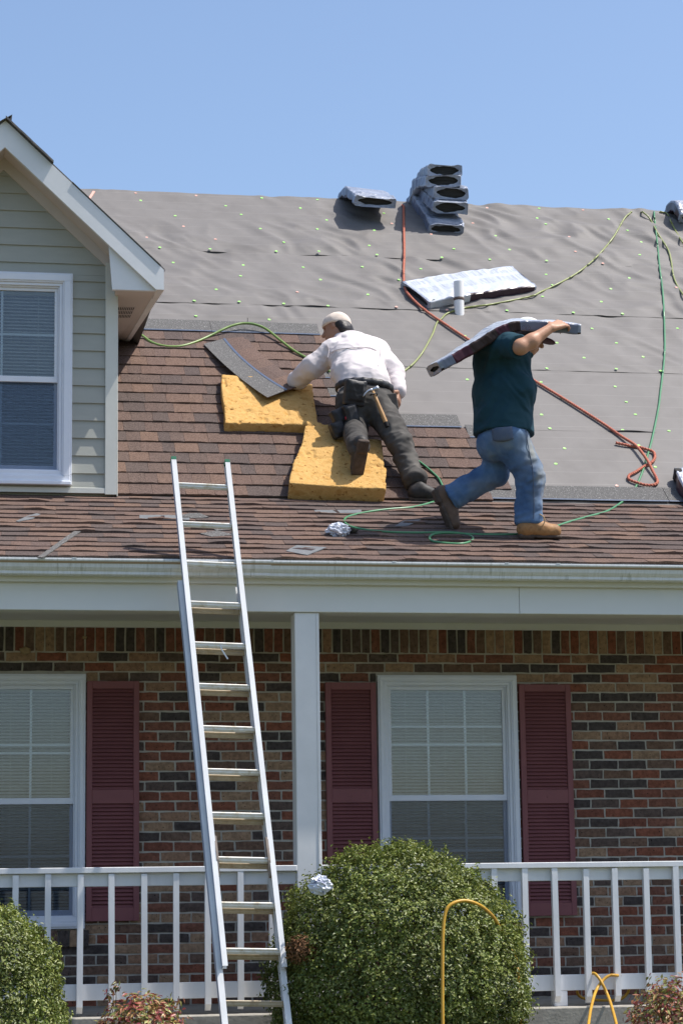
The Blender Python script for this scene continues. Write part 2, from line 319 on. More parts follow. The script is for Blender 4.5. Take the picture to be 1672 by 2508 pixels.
def uv_print_mat(name, paper, ink):
    """white bundle wrapper with blocks of fine print, in the bundle's own uv (metres)"""
    m = bpy.data.materials.new(name); m.use_nodes = True; t = m.node_tree; N = t.nodes; L = t.links; b = N['Principled BSDF']
    b.inputs['Roughness'].default_value = 0.32; b.inputs['Specular IOR Level'].default_value = 0.5
    uv = N.new('ShaderNodeUVMap'); sp = N.new('ShaderNodeSeparateXYZ'); L.new(uv.outputs[0], sp.inputs[0])
    def mth(op, a, bb=None, c=None):
        n = N.new('ShaderNodeMath'); n.operation = op
        for i, x in enumerate((a, bb, c)):
            if x is None: continue
            if isinstance(x, (int, float)): n.inputs[i].default_value = x
            else: L.new(x, n.inputs[i])
        return n.outputs[0]
    u, v = sp.outputs[0], sp.outputs[1]
    # print runs across the bundle in narrow columns; two bands along it
    mpn = N.new('ShaderNodeMapping'); mpn.inputs['Scale'].default_value = (90, 4, 1); L.new(uv.outputs[0], mpn.inputs[0])
    n1 = N.new('ShaderNodeTexNoise'); n1.inputs['Scale'].default_value = 1; n1.inputs['Detail'].default_value = 2; L.new(mpn.outputs[0], n1.inputs[0])
    lines = mth('GREATER_THAN', n1.outputs['Fac'], 0.5)
    band = mth('ADD', mth('LESS_THAN', mth('ABSOLUTE', mth('SUBTRACT', v, 0.085)), 0.045), mth('LESS_THAN', mth('ABSOLUTE', mth('SUBTRACT', v, 0.235)), 0.05))
    gap = mth('GREATER_THAN', mth('FRACT', mth('MULTIPLY', u, 5.3)), 0.13)
    f = mth('MULTIPLY', mth('MULTIPLY', lines, band), gap); f = mth('MULTIPLY', f, 0.5)
    mx = N.new('ShaderNodeMix'); mx.data_type = 'RGBA'; mx.inputs[6].default_value = (*paper, 1); mx.inputs[7].default_value = (*ink, 1)
    L.new(f, mx.inputs[0]); L.new(mx.outputs[2], b.inputs['Base Color'])
    nn = N.new('ShaderNodeTexNoise'); nn.inputs['Scale'].default_value = 16; nn.inputs['Detail'].default_value = 4
    geo = N.new('ShaderNodeNewGeometry'); L.new(geo.outputs['Position'], nn.inputs[0])
    bp = N.new('ShaderNodeBump'); bp.inputs['Strength'].default_value = 0.5; bp.inputs['Distance'].default_value = 0.012
    L.new(nn.outputs['Fac'], bp.inputs['Height']); L.new(bp.outputs[0], b.inputs['Normal'])
    MATS[name] = m
uv_print_mat('wrap_white', (0.50, 0.53, 0.58), (0.20, 0.22, 0.27))
uv_print_mat('wrap_print', (0.15, 0.175, 0.25), (0.02, 0.025, 0.05))  # white film on shaded sides: bluish dark tone put into the paper colour
mat('wrap_end', [(0.19, 0.22, 0.29), (0.34, 0.37, 0.44)], rough=0.3, nscale=14, spec=0.5, bump=0.6, bscale=40, bdist=.01)

def felt_mat():
    m = mat('felt', [(0.130, 0.120, 0.113), (0.160, 0.149, 0.141), (0.140, 0.130, 0.123)], rough=0.62, nscale=2.2, detail=8, spec=0.35, bump=0.25, bscale=300, bdist=0.002)
    N = m.node_tree.nodes; L = m.node_tree.links; b = N['Principled BSDF']
    geo = N.new('ShaderNodeNewGeometry'); sp = N.new('ShaderNodeSeparateXYZ'); L.new(geo.outputs['Position'], sp.inputs[0])
    def mth(op, a, bb):
        n = N.new('ShaderNodeMath'); n.operation = op
        for i, x in enumerate((a, bb)):
            if isinstance(x, (int, float)): n.inputs[i].default_value = x
            else: L.new(x, n.inputs[i])
        return n.outputs[0]
    # thin pale lay lines printed along the sheets
    fr = mth('FRACT', mth('MULTIPLY', sp.outputs[2], 1/0.112), 0); ln = mth('LESS_THAN', fr, 0.03)
    nzn = N.new('ShaderNodeTexNoise'); nzn.inputs['Scale'].default_value = 3; L.new(geo.outputs['Position'], nzn.inputs[0])
    f = mth('MULTIPLY', ln, mth('MULTIPLY', nzn.outputs['Fac'], 0.55))
    src = b.inputs['Base Color'].links[0].from_socket
    mx = N.new('ShaderNodeMix'); mx.data_type = 'RGBA'; mx.inputs[7].default_value = (0.30, 0.285, 0.27, 1)
    L.new(src, mx.inputs[6]); L.new(f, mx.inputs[0])
    # scuffs
    n2 = N.new('ShaderNodeTexNoise'); n2.inputs['Scale'].default_value = 5; n2.inputs['Detail'].default_value = 9; n2.inputs['Roughness'].default_value = 0.75
    L.new(geo.outputs['Position'], n2.inputs[0])
    g = N.new('ShaderNodeMapRange'); g.inputs['From Min'].default_value = 0.66; g.inputs['From Max'].default_value = 0.74; g.inputs['To Max'].default_value = 0.35
    L.new(n2.outputs['Fac'], g.inputs[0])
    m2 = N.new('ShaderNodeMix'); m2.data_type = 'RGBA'; m2.inputs[7].default_value = (0.07, 0.065, 0.06, 1)
    L.new(mx.outputs[2], m2.inputs[6]); L.new(g.outputs[0], m2.inputs[0]); L.new(m2.outputs[2], b.inputs['Base Color'])
felt_mat()

# ------------------------------------------------------------------ setting
g = MB(); g.add([(-150, -120, GZ), (160, -120, GZ), (160, 260, GZ), (-150, 260, GZ)], [(0, 1, 2, 3)])
lawn = obj('lawn', g, 'lawn', kind='structure')

# ------------------------------------------------------------------ house
house = thing('brick_house', 'brick house with white porch, red shutters, a sided dormer and a half shingled roof', 'house', (2.5, YW, GZ))
XA, XB = -2.2, 8.2                      # ends of the front
def holes_wall(mb, x0, x1, z0, z1, y0, y1, holes):
    xs = sorted({x0, x1, *[h[0] for h in holes], *[h[1] for h in holes]}); zs = sorted({z0, z1, *[h[2] for h in holes], *[h[3] for h in holes]})
    for i in range(len(xs)-1):
        for j in range(len(zs)-1):
            cx, cz = (xs[i]+xs[i+1])/2, (zs[j]+zs[j+1])/2
            if any(h[0] < cx < h[1] and h[2] < cz < h[3] for h in holes): continue
            mb.box(xs[i], xs[i+1], y0, y1, zs[j], zs[j+1])
# window extents
wx0, wx1 = pw(922.8, 1750, YW).x, pw(1262, 1700, YW).x; WW = wx1-wx0
wz1 = pw(1090, 1655, YW).z; wz0 = pw(100, 2276, YW).z
lx1 = pw(209, 1850, YW).x; lx0 = lx1-WW
WIN = [(lx0, lx1, wz0, wz1), (wx0, wx1, wz0, wz1)]
WT = 1.826                              # top of the visible brickwork
mb = MB(); holes_wall(mb, XA, XB, FZ, 1.95, YW, YW+0.10, WIN)
wall = obj('brick_wall', mb, 'mortar', house)

# bricks: shared meshes, individually placed
def brick_mesh(seed, w, h):
    r = random.Random(seed); b = MB(); nx, nzz = 5, 3; P = []
    for j in range(nzz):
        for i in range(nx):
            x = (i/(nx-1)-.5)*w; z = (j/(nzz-1)-.5)*h; e = (i in (0, nx-1)) or (j in (0, nzz-1))
            x += r.uniform(-1, 1)*(0.0022 if i in (0, nx-1) else 0.004); z += r.uniform(-1, 1)*(0.0022 if j in (0, nzz-1) else 0.003)
            P.append((x, (0.0022 if e else 0)+r.uniform(-.0012, .0012), z))
    fs = [(j*nx+i, j*nx+i+1, (j+1)*nx+i+1, (j+1)*nx+i) for j in range(nzz-1) for i in range(nx-1)]
    ring = list(range(nx))+[nx*2-1]+list(range(nx*3-1, nx*2-1, -1))+[nx]
    back = [(P[k][0], 0.02, P[k][2]) for k in ring]; o = len(P)
    fs += [(ring[k], o+k, o+(k+1) % len(ring), ring[(k+1) % len(ring)]) for k in range(len(ring))]
    b.add(P+back, fs); return b
BW, BH, PX, PZ = 0.191, 0.0555, 0.2022, 0.06575
bmb = [brick_mesh(s, BW, BH) for s in range(6)]; smb = [brick_mesh(40+s, BH, 0.17) for s in range(4)]
bme = [b.mesh('brick', 'brick') for b in bmb]; sme = [b.mesh('brick', 'brick') for b in smb]
blist = []                              # (score, kind, variant, x, z, scale x)
bz = pw(600, 1597, YW).z                # bottom of the soldier course
x = XA; k = 0
while x < XB:
    blist.append(('s', RNG.randrange(4), x+RNG.uniform(-.001, .001), bz+0.085, 1.0)); x += 0.0663
row = 0; z = bz-0.010-BH/2
while z > FZ-0.02:
    off = (0.0 if row % 2 else 0.5*PX)+RNG.uniform(-.008, .008)
    x = XA+off-PX
    while x < XB+PX:
        a, b = x-BW/2, x+BW/2
        segs = [(a, b)]
        for (h0, h1, hz0, hz1) in WIN:
            if hz0-0.125 < z < hz1+0.012:
                ns = []
                for (s0, s1) in segs:
                    if s1 <= h0-.004 or s0 >= h1+.004: ns.append((s0, s1))
                    else:
                        if s0 < h0-.004: ns.append((s0, h0-.006))
                        if s1 > h1+.004: ns.append((h1+.006, s1))
                segs = ns
        for (s0, s1) in segs:
            if s1-s0 > 0.025: blist.append(('b', RNG.randrange(6), (s0+s1)/2, z+RNG.uniform(-.0015, .0015), (s1-s0)/BW))
        x += PX
    z -= PZ; row += 1
for (h0, h1, hz0, hz1) in WIN:          # sloping rowlock sills
    x = h0-0.03
    while x < h1+0.05: blist.append(('k', RNG.randrange(4), x, hz0-0.062, 1.0)); x += 0.0663
def bscore(b):
    px, py = proj((b[2], YW, b[3]))
    if not (-20 < px < 1692) or py > 2440: return -1
    s = b[4]
    for sx0, sx1, sy0, sy1 in ((205, 345, 1665, 2260), (795, 928, 1670, 2260), (1270, 1412, 1672, 2245), (700, 790, 1500, 2508), (650, 1310, 2150, 2508)):
        if sx0 < px < sx1 and sy0 < py < sy1: s *= 0.2
    if py > 2110: s *= 0.75
    return s
blist.sort(key=bscore, reverse=True)
stuffb = MB()
for i, b in enumerate(blist):
    kind, vv, x, z, sx = b; sill = kind == 'k'
    loc = Vector((x, YW-0.007-(0.028 if sill else 0), z)); sc = (sx, 1, 0.62 if sill else 1)
    if i < 298: place('brick', (bme if kind == 'b' else sme)[vv], loc, wall, scale=sc)
    else:
        src = (bmb if kind == 'b' else smb)[vv]
        yb = 2.0 if sill else 1.0
        stuffb.add([(loc.x+p[0]*sc[0], loc.y+p[1]*yb, loc.z+p[2]*sc[2]) for p in src.v], src.f)
o = obj('brick', stuffb, 'brick', wall, kind='stuff')

mat('mud', [(0.30, 0.21, 0.12), (0.38, 0.28, 0.17)], rough=0.95, nscale=60, bump=0.6, bscale=90)
for (x_, y_, r_) in ((62, 1594, .030), (208, 1561, .014)):
    c = pw(x_, y_, YW-.008); mb = MB(); V = []
    for i in range(7):
        for j_ in range(12):
            a = 2*math.pi*j_/12; b = math.pi/2*i/6; k = 1+.5*nz(math.cos(a)*1.5+x_, math.sin(a)*1.5, b)
            V.append((c.x+math.cos(a)*math.cos(b)*r_*k*1.2, c.y-math.sin(b)*r_*.6, c.z+math.sin(a)*math.cos(b)*r_*k*.8))
    mb.add(V, [(i*12+j_, i*12+(j_+1) % 12, (i+1)*12+(j_+1) % 12, (i+1)*12+j_) for i in range(6) for j_ in range(12)]); obj('mud_nest', mb, 'mud', wall, smooth=True)
mb = MB()
mb.box(XA, XA+.1, YW+.1, 23.4, GZ, 2.7); mb.box(XB-.1, XB, YW+.1, 23.4, GZ, 2.7); obj('side_wall', mb, 'mortar', house)
mb = MB(); mb.box(XA, XB, 23.4, 23.5, GZ, 2.7); obj('back_wall', mb, 'mortar', house)
mb = MB(); mb.box(XA, XB, 13.65, YW+.1, GZ-.2, FZ); ps = obj('porch_slab', mb, 'concrete', house, bevel=0.006)
mb = MB(); mb.box(XA, XB, 13.90, YW, 1.87, 1.89); obj('porch_ceiling', mb, 'beam_paint', house)
mb = MB(); mb.box(XA, XB, YW-.03, YW-.002, WT, 1.87); obj('ceiling_trim', mb, 'beam_paint', house, bevel=.003)
sj = pw(1271, 1470, YB).x
mb = MB(); mb.box(XA, sj-.0012, YB, 13.90, 1.762, 2.0); mb.box(sj+.0012, XB, YB, 13.90, 1.762, 2.0); obj('porch_beam', mb, 'beam_paint', house, bevel=.003)
fb = pw(100, 1424, 13.71).z
mb = MB(); mb.box(XA, XB, 13.71, YB-.002, fb, 2.035); obj('fascia_board', mb, 'beam_paint', house, bevel=.003)
# gutter: thin formed profile
prof = [(13.709, 2.050), (13.709, 1.962), (13.632, 1.962), (13.626, 1.966), (13.625, 1.982), (13.615, 1.990), (13.602, 2.004), (13.595, 2.022), (13.590, 2.036),
        (13.583, 2.040), (13.580, 2.046), (13.580, 2.053), (13.592, 2.053)]
def sweep_x(mb, pr_, x0, x1, th, mi=0):
    n = len(pr_); out = []; inn = []
    for i, (y, z) in enumerate(pr_):
        a = pr_[max(0, i-1)]; b = pr_[min(n-1, i+1)]; t = Vector((b[0]-a[0], b[1]-a[1])); t.normalize(); nn = (t.y*th, -t.x*th)
        out.append((y, z)); inn.append((y+nn[0]*-1, z+nn[1]*-1))
    loop = out+inn[::-1]; N_ = len(loop)
    # ribbon of quads, doubled
    vs = [(x0, y, z) for y, z in loop]+[(x1, y, z) for y, z in loop]
    mb.add(vs, [(i, (i+1) % N_, N_+(i+1) % N_, N_+i) for i in range(N_)]+[tuple(range(N_)), tuple(range(N_, 2*N_))[::-1]], mi)
mb = MB(); sweep_x(mb, prof, XA, XB, .002)
gut = obj('gutter', mb, 'gutter_paint', house, fixn=True)
a, b = pw(545, 1372, 13.58).x, pw(664, 1372, 13.58).x
mb = MB(); sweep_x(mb, [(y-.003, z+.002) for y, z in prof[2:]], a, b, .002); obj('gutter_sleeve', mb, 'gutter_paint', gut, fixn=True)
mb = MB()
for px_ in (183, 665, 965, 1240, 1366): 
    c = pw(px_, 1372, 13.58); mb.box(c.x-.012, c.x+.012, 13.576, 13.60, 2.0535, 2.0575)
obj('gutter_strap', mb, 'gutter_paint', gut)
# post
pc = pw(754.5, 1800, 13.765).x; PWD = 0.152
mb = MB(); mb.box(pc-PWD/2, pc+PWD/2, 13.766, 13.918, FZ, 1.761); mb.box(pc+PWD/2-.018, pc+PWD/2-.0165, 13.7652, 13.766, FZ, 1.761, 1)
post = obj('porch_post', mb, ['white_paint', 'beam_paint'], house, bevel=.004)
mb = MB(); mb.box(pc-PWD/2-.012, pc+PWD/2+.012, 13.756, 13.93, FZ, FZ+.12); obj('post_base', mb, 'white_paint', post, bevel=.004)
# railings
RT = 0.2287; RB1 = pw(400, 2407, 13.80).z; RB0 = pw(400, 2447, 13.80).z
balme = MB(); balme.hexa([(-.0175, 0, .038), (.0175, 0, .038), (.0175, .036, 0.0), (-.0175, .036, 0.0)], [(-.0175, 0, RT-.037-RB0+.07), (.0175, 0, RT-.037-RB0+.07), (.0175, .036, RT-.037-RB0+.07), (-.0175, .036, RT-.037-RB0+.07)])
balme = balme.mesh('baluster', 'rail_paint')
def railing(x0, x1, xs):
    mb = MB(); mb.box(x0, x1, 13.762, 13.862, RT-.034, RT); mb.box(x0, x1, 13.802, 13.842, RT-.112, RT-.0345); mb.box(x0, x1, 13.802, 13.842, RB0, RB1)
    r = obj('railing', mb, 'rail_paint', house, bevel=.003)
    for x in xs: place('baluster', balme, (x+RNG.uniform(-.004, .004), 13.7655, RB0-.07+RNG.uniform(-.006, .006)), r, rot=(RNG.uniform(-.004, .004), RNG.uniform(-.008, .008), RNG.uniform(-.03, .03)))
    return r
bl0 = pw(197, 2300, 13.77).x; bp = (pw(666, 2300, 13.77).x-bl0)/6
railing(XA, pc-PWD/2, [bl0+bp*i for i in range(-14, 7)])
br0 = pw(1213, 2300, 13.77).x; bp2 = (pw(1657, 2300, 13.77).x-br0)/6
rr_ = railing(pc+PWD/2, XB, [br0+bp2*i for i in range(-6, 18)])
fx = pw(1370, 2440, 13.83).x; mb = MB(); mb.box(fx-.042, fx+.042, 13.805, 13.88, FZ, RB0-.001); obj('railing_foot', mb, 'rail_paint', rr_, bevel=.003)

# windows -------------------------------------------------------------------
def frame_ring(mb, x0, x1, z0, z1, w, y0, y1, wb=None, mi=0):
    wb = w if wb is None else wb
    mb.box(x0, x0+w, y0, y1, z0+wb, z1-w, mi); mb.box(x1-w, x1, y0, y1, z0+wb, z1-w, mi)
    mb.box(x0, x1, y0, y1, z1-w, z1, mi); mb.box(x0, x1, y0, y1, z0, z0+wb, mi)
def window(x0, x1, z0, z1, yf, zm, vbars, zbars_u, zbars_l, casing_w, casing_mat='vinyl', bs=0.0215, gap_l=0.0, dark=False):
    """double hung window: brick mould, frame, two sashes with grids, glass, screen below, mini blind behind"""
    mb = MB(); frame_ring(mb, x0, x1, z0, z1, casing_w, yf-.035, yf+.03); frame_ring(mb, x0+.012, x1-.012, z0+.012, z1-.012, casing_w-.022, yf-.043, yf-.036)
    w = obj('window', mb, casing_mat, house, bevel=.003)
    fx0, fx1, fz0, fz1 = x0+casing_w, x1-casing_w, z0+casing_w, z1-casing_w
    mb = MB(); frame_ring(mb, fx0, fx1, fz0, fz1, .020, yf-.022, yf+.09, .03); frame_ring(mb, fx0+.02, fx1-.02, fz0+.03, fz1-.02, .009, yf-.006, yf+.09)
    obj('window_frame', mb, 'vinyl', w, bevel=.002)
    sx0, sx1, sz0, sz1 = fx0+.029, fx1-.029, fz0+.039, fz1-.029
    def sash(a, b, y, bars_z, gm, nm, bw):
        mb = MB(); frame_ring(mb, sx0, sx1, a, b, .022, y, y+.03, .036 if nm == 'lower' else .040)
        s = obj('sash', mb, 'vinyl', w, bevel=.002)
        gx0, gx1, ga, gb = sx0+.022, sx1-.022, a+(.036 if nm == 'lower' else .040), b-.022
        mb = MB(); mb.box(gx0, gx1, y+.012, y+.016, ga, gb); obj('pane', mb, gm, w)
        for v in vbars:
            mb = MB(); xx = gx0+(gx1-gx0)*v; mb.box(xx-bw/2, xx+bw/2, y+.017, y+.024, ga, gb); obj('muntin', mb, 'vinyl', w)
        for zz in bars_z:
            mb = MB(); mb.box(gx0, gx1, y+.0175, y+.0235, zz-bw/2, zz+bw/2); obj('muntin', mb, 'vinyl', w)
    sash(zm-.02, sz1, yf+.012, zbars_u, 'glass', 'upper', .015)
    sash(sz0, zm+.018, yf+.046, zbars_l, 'glass', 'lower', .015)
    mb = MB(); mb.box(sx0+.004, sx1-.004, yf+.024, yf+.026, sz0, zm-.021); obj('insect_screen', mb, 'glass_screen', w)
    # blind, slats tilted almost shut; it stops above the sill when gap_l
    mb = MB(); z = sz1-.03; yb = yf+.105
    mb.box(sx0+.006, sx1-.006, yb-.012, yb+.014, sz1-.028, sz1-.002)
    while z > sz0+.05+gap_l:
        t = RNG.uniform(-.0008, .0008)
        P = [[(xx, yb-.010+t, z-.0068), (xx, yb-.0045, z-.0035), (xx, yb+.003, z+.0026), (xx, yb+.010+t, z+.0080)] for xx in (sx0+.008, (sx0+sx1)/2, sx1-.008)]
        mb.grid(P); z -= bs
    mb.box(sx0+.008, sx1-.008, yb-.008, yb+.010, z-.004, z+.010)
    for f in (.17, .5, .83): 
        xx = sx0+(sx1-sx0)*f; mb.box(xx-.0008, xx+.0008, yb-.0095, yb-.0085, z, sz1-.02)
    obj('blind', mb, 'blind', w, kind='stuff')
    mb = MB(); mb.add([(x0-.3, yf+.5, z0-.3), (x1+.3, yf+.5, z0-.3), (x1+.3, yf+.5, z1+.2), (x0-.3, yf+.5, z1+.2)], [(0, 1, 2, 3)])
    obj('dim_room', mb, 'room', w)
    return w
CW = 0.046
zmr = pw(1090, 1954, YW).z
wr = window(wx0, wx1, wz0, wz1, YW-.005, zmr, (1/3, 2/3), (pw(1090, 1779, YW).z, pw(1090, 1823, YW).z), (pw(1090, 2052, YW).z, pw(1090, 2083, YW).z), CW)
zml = pw(100, 1962, YW).z
wl = window(lx0, lx1, wz0, wz1, YW-.005, zml, (1/3, 2/3), (pw(100, 1844, YW).z, pw(100, 1824, YW).z), (pw(100, 2097, YW).z,), CW)

# shutters ------------------------------------------------------------------
def shutter(x0, x1, z0, z1, zm0, zm1, label):
    y0, y1 = YW-.045, YW-.012; st = .037
    mb = MB(); mb.box(x0, x0+st, y0, y1, z0, z1); mb.box(x1-st, x1, y0, y1, z0, z1)
    mb.box(x0+st, x1-st, y0+.001, y1, z1-.05, z1); mb.box(x0+st, x1-st, y0+.001, y1, zm0, zm1); mb.box(x0+st, x1-st, y0+.001, y1, z0, z0+.085)
    mb.box(x0+st, x1-st, y1-.004, y1-.001, z0, z1)
    s = obj('shutter', mb, 'shutter', house, bevel=.002, label=label)
    lm = MB(); w_ = x1-x0-2*st
    lm.hexa([(0, 0, 0), (w_, 0, 0), (w_, .005, -.001), (0, .005, -.001)], [(0, .021, .0245), (w_, .021, .0245), (w_, .024, .021), (0, .024, .021)]); lme = lm.mesh('louver', 'shutter')
    for a, b in ((zm1, z1-.05), (z0+.085, zm0)):
        n = round((b-a)/.0246); p = (b-a)/n
        for i in range(n): place('louver', lme, (x0+st, y0+.005, a+i*p+.001), s)
    for zz in (z1-.025, (zm0+zm1)/2):
        mb = MB(); c = Vector(((x0+x1)/2, y0+.001, zz)); mb.tube([c, c+Vector((0, -.004, 0))], .008, 8); obj('shutter_pin', mb, 'shutter', s)
    return s
def shut(pxa, pxb, yt, yb_, ym0, ym1, label, ref):
    shutter(pw(pxa, 1850, YW-.045).x, pw(pxb, 1850, YW-.045).x, pw(ref, yb_, YW-.045).z, pw(ref, yt, YW-.045).z, pw(ref, ym1, YW-.045).z, pw(ref, ym0, YW-.045).z, label)
shut(213, 341.5, 1668, 2256, 1934, 1968, 'dark red louvred shutter right of the left porch window', 275)
shut(799, 923, 1671, 2248, 1932, 1966, 'dark red louvred shutter between the white post and the window', 860)
shut(1275, 1401, 1676, 2243, 1934, 1968, 'dark red louvred shutter at the far right of the porch', 1340)

# ------------------------------------------------------------------ dormer
DX = 0.3816; DXR = 1.155; DXL = 2*DX-DXR; SLD = 0.9395
RKZ = 5.2367; RKB = 5.0490; YF = 14.92
def ztop(x): return RKZ-SLD*abs(x-DX)
def zbot(x): return RKB-0.9415*abs(x-DX)
ZSO = 4.0936; EXR = 1.4515
gz0 = 2.745
dwx1 = pw(177.3, 900, YD-.02).x; dwz1 = pw(150, 671.5, YD-.02).z; dwz0 = pw(150, 1189, YD-.02).z; dwx0 = 2*DX-dwx1
ya_ = YD+.02; mb = MB(); mb.box(DXL+.01, DXR-.01, ya_, ya_+.08, 2.60, dwz0+.02); mb.box(DXL+.01, dwx0+.02, ya_, ya_+.08, dwz0+.0205, dwz1-.0205); mb.box(dwx1-.02, DXR-.01, ya_, ya_+.08, dwz0+.0205, dwz1-.0205)
hx_ = (RKB+.03-dwz1+.02)/.9415; hx_ = min(hx_, DXR-.01-DX); mb.prism([(DX-hx_, ya_, dwz1-.02), (DX+hx_, ya_, dwz1-.02), (DX+min(hx_, (RKB+.03-dwz1)/.9415), ya_, dwz1), (DX, ya_, RKB+.03), (DX-min(hx_, (RKB+.03-dwz1)/.9415), ya_, dwz1)], (0, .08, 0))
for xs in (DXL+.01, DXR-.06): mb.box(xs, xs+.05, YD+.1005, 17.3, 2.6, 4.22)
dwall = obj('dormer_wall', mb, 'siding', house)
dwx1 = pw(177.3, 900, YD-.02).x; dwz1 = pw(150, 671.5, YD-.02).z; dwz0 = pw(150, 1189, YD-.02).z
dwx0 = 2*DX-dwx1
dzm = pw(60, 928, YD).z
wd = window(dwx0, dwx1, dwz0, dwz1, YD-.012, dzm, (.5,), (pw(60, 818, YD).z,), (pw(60, 1034, YD).z,), 0.068, bs=.0235)
mb = MB(); mb.box(dwx0+.01, dwx1-.004, YD-.075, YD-.05, dwz0-.004, dwz0+.022); obj('window_sill', mb, 'vinyl', wd, bevel=.004)
# lap boards
lap = pw(225, 250+1515/3.136, YD).z; lp = 0.1212
while lap-lp > gz0-.03: lap -= lp
z = lap; first = True
while z < RKB:
    za, zb = z, min(z+lp+.012, RKB)
    def half(zz):
        return min(DXR-.052-DX, (RKB+.02-zz)/0.9415)
    ha, hb = half(za), max(half(zb), 0.004)
    if ha < .03: break
    parts_ = [(-ha, ha, -hb, hb)]
    if zb > dwz0 and za < dwz1:
        if za < dwz0 or zb > dwz1:      # notched round the casing: keep the strip above or below
            zz0, zz1 = (za, dwz0-.001) if za < dwz0 else (dwz1+.001, zb)
            hh0, hh1 = half(zz0), half(zz1); mb = MB()
            f0 = (zz0-za)/(lp+.012); f1 = (zz1-za)/(lp+.012)
            y0_, y1_ = YD-.002-.014*(1-f0), YD-.002-.014*(1-f1)
            mb.hexa([(DX-hh0, y0_, zz0), (DX+hh0, y0_, zz0), (DX+hh0, YD+.019, zz0), (DX-hh0, YD+.019, zz0)], [(DX-hh1, y1_, zz1), (DX+hh1, y1_, zz1), (DX+hh1, YD+.019, zz1), (DX-hh1, YD+.019, zz1)])
            if zz1-zz0 > .006: obj('siding_board', mb, 'siding', dwall)
            if za < dwz0: za2, zb2 = dwz0, zb
            else: za2, zb2 = za, dwz1
        else: za2, zb2 = za, zb
        parts_ = [(-half(za2), dwx0-.001-DX, -half(zb2), dwx0-.001-DX), (dwx1+.001-DX, half(za2), dwx1+.001-DX, half(zb2))]
        zr = (za2, zb2)
    else: zr = (za, zb)
    f0 = (zr[0]-za)/(lp+.012); f1 = (zr[1]-za)/(lp+.012)
    y0_, y1_ = YD-.002-.014*(1-f0), YD-.002-.014*(1-f1)
    for (a0, a1, b0, b1) in parts_:
        mb = MB()
        mb.hexa([(DX+a0, y0_, zr[0]), (DX+a1, y0_, zr[0]), (DX+a1, YD+.019, zr[0]), (DX+a0, YD+.019, zr[0])], [(DX+b0, y1_, zr[1]), (DX+b1, y1_, zr[1]), (DX+b1, YD+.019, zr[1]), (DX+b0, YD+.019, zr[1])])
        obj('siding_board', mb, 'siding', dwall)
    z += lp
for s in (1, -1):
    xa, xb = DX+s*(DXR-DX-.077), DX+s*(DXR-DX)
    mb = MB(); mb.box(min(xa, xb), max(xa, xb), YD-.028, YD+.018, pw(270, 1213, YD).z, zbot(xb)+.02); mb.box(min(xb, xb+s*.008), max(xb, xb+s*.008), YD-.0275, YD+.09, 2.72, zbot(xb)+.0)
    obj('corner_board', mb, 'trim_cream', dwall, bevel=.002)
    # frieze along the rake
    a, b = Vector((DX, YD-.024, RKB-.012)), Vector((DX+s*(DXR-DX), YD-.024, zbot(DXR)-.012)); dn = Vector((0, 0, -.062))
    mb = MB(); mb.hexa([a+dn, b+dn, b+dn+Vector((0, .042, 0)), a+dn+Vector((0, .042, 0))], [a+Vector((0, 0, .03)), b+Vector((0, 0, .03)), b+Vector((0, .042, .03)), a+Vector((0, .042, .03))])
    obj('frieze_board', mb, 'soffit_paint', dwall, fixn=True)
mb = MB(); mb.hexa([(DXL+.06, YD-.026, 2.738), (DXR-.0775, YD-.026, 2.738), (DXR-.0775, YD+.018, 2.738), (DXL+.06, YD+.018, 2.738)], [(DXL+.06, YD-.026, 2.772), (DXR-.0775, YD-.026, 2.772), (DXR-.0775, YD+.018, 2.785), (DXL+.06, YD+.018, 2.785)])
obj('base_trim', mb, 'trim_cream', dwall)
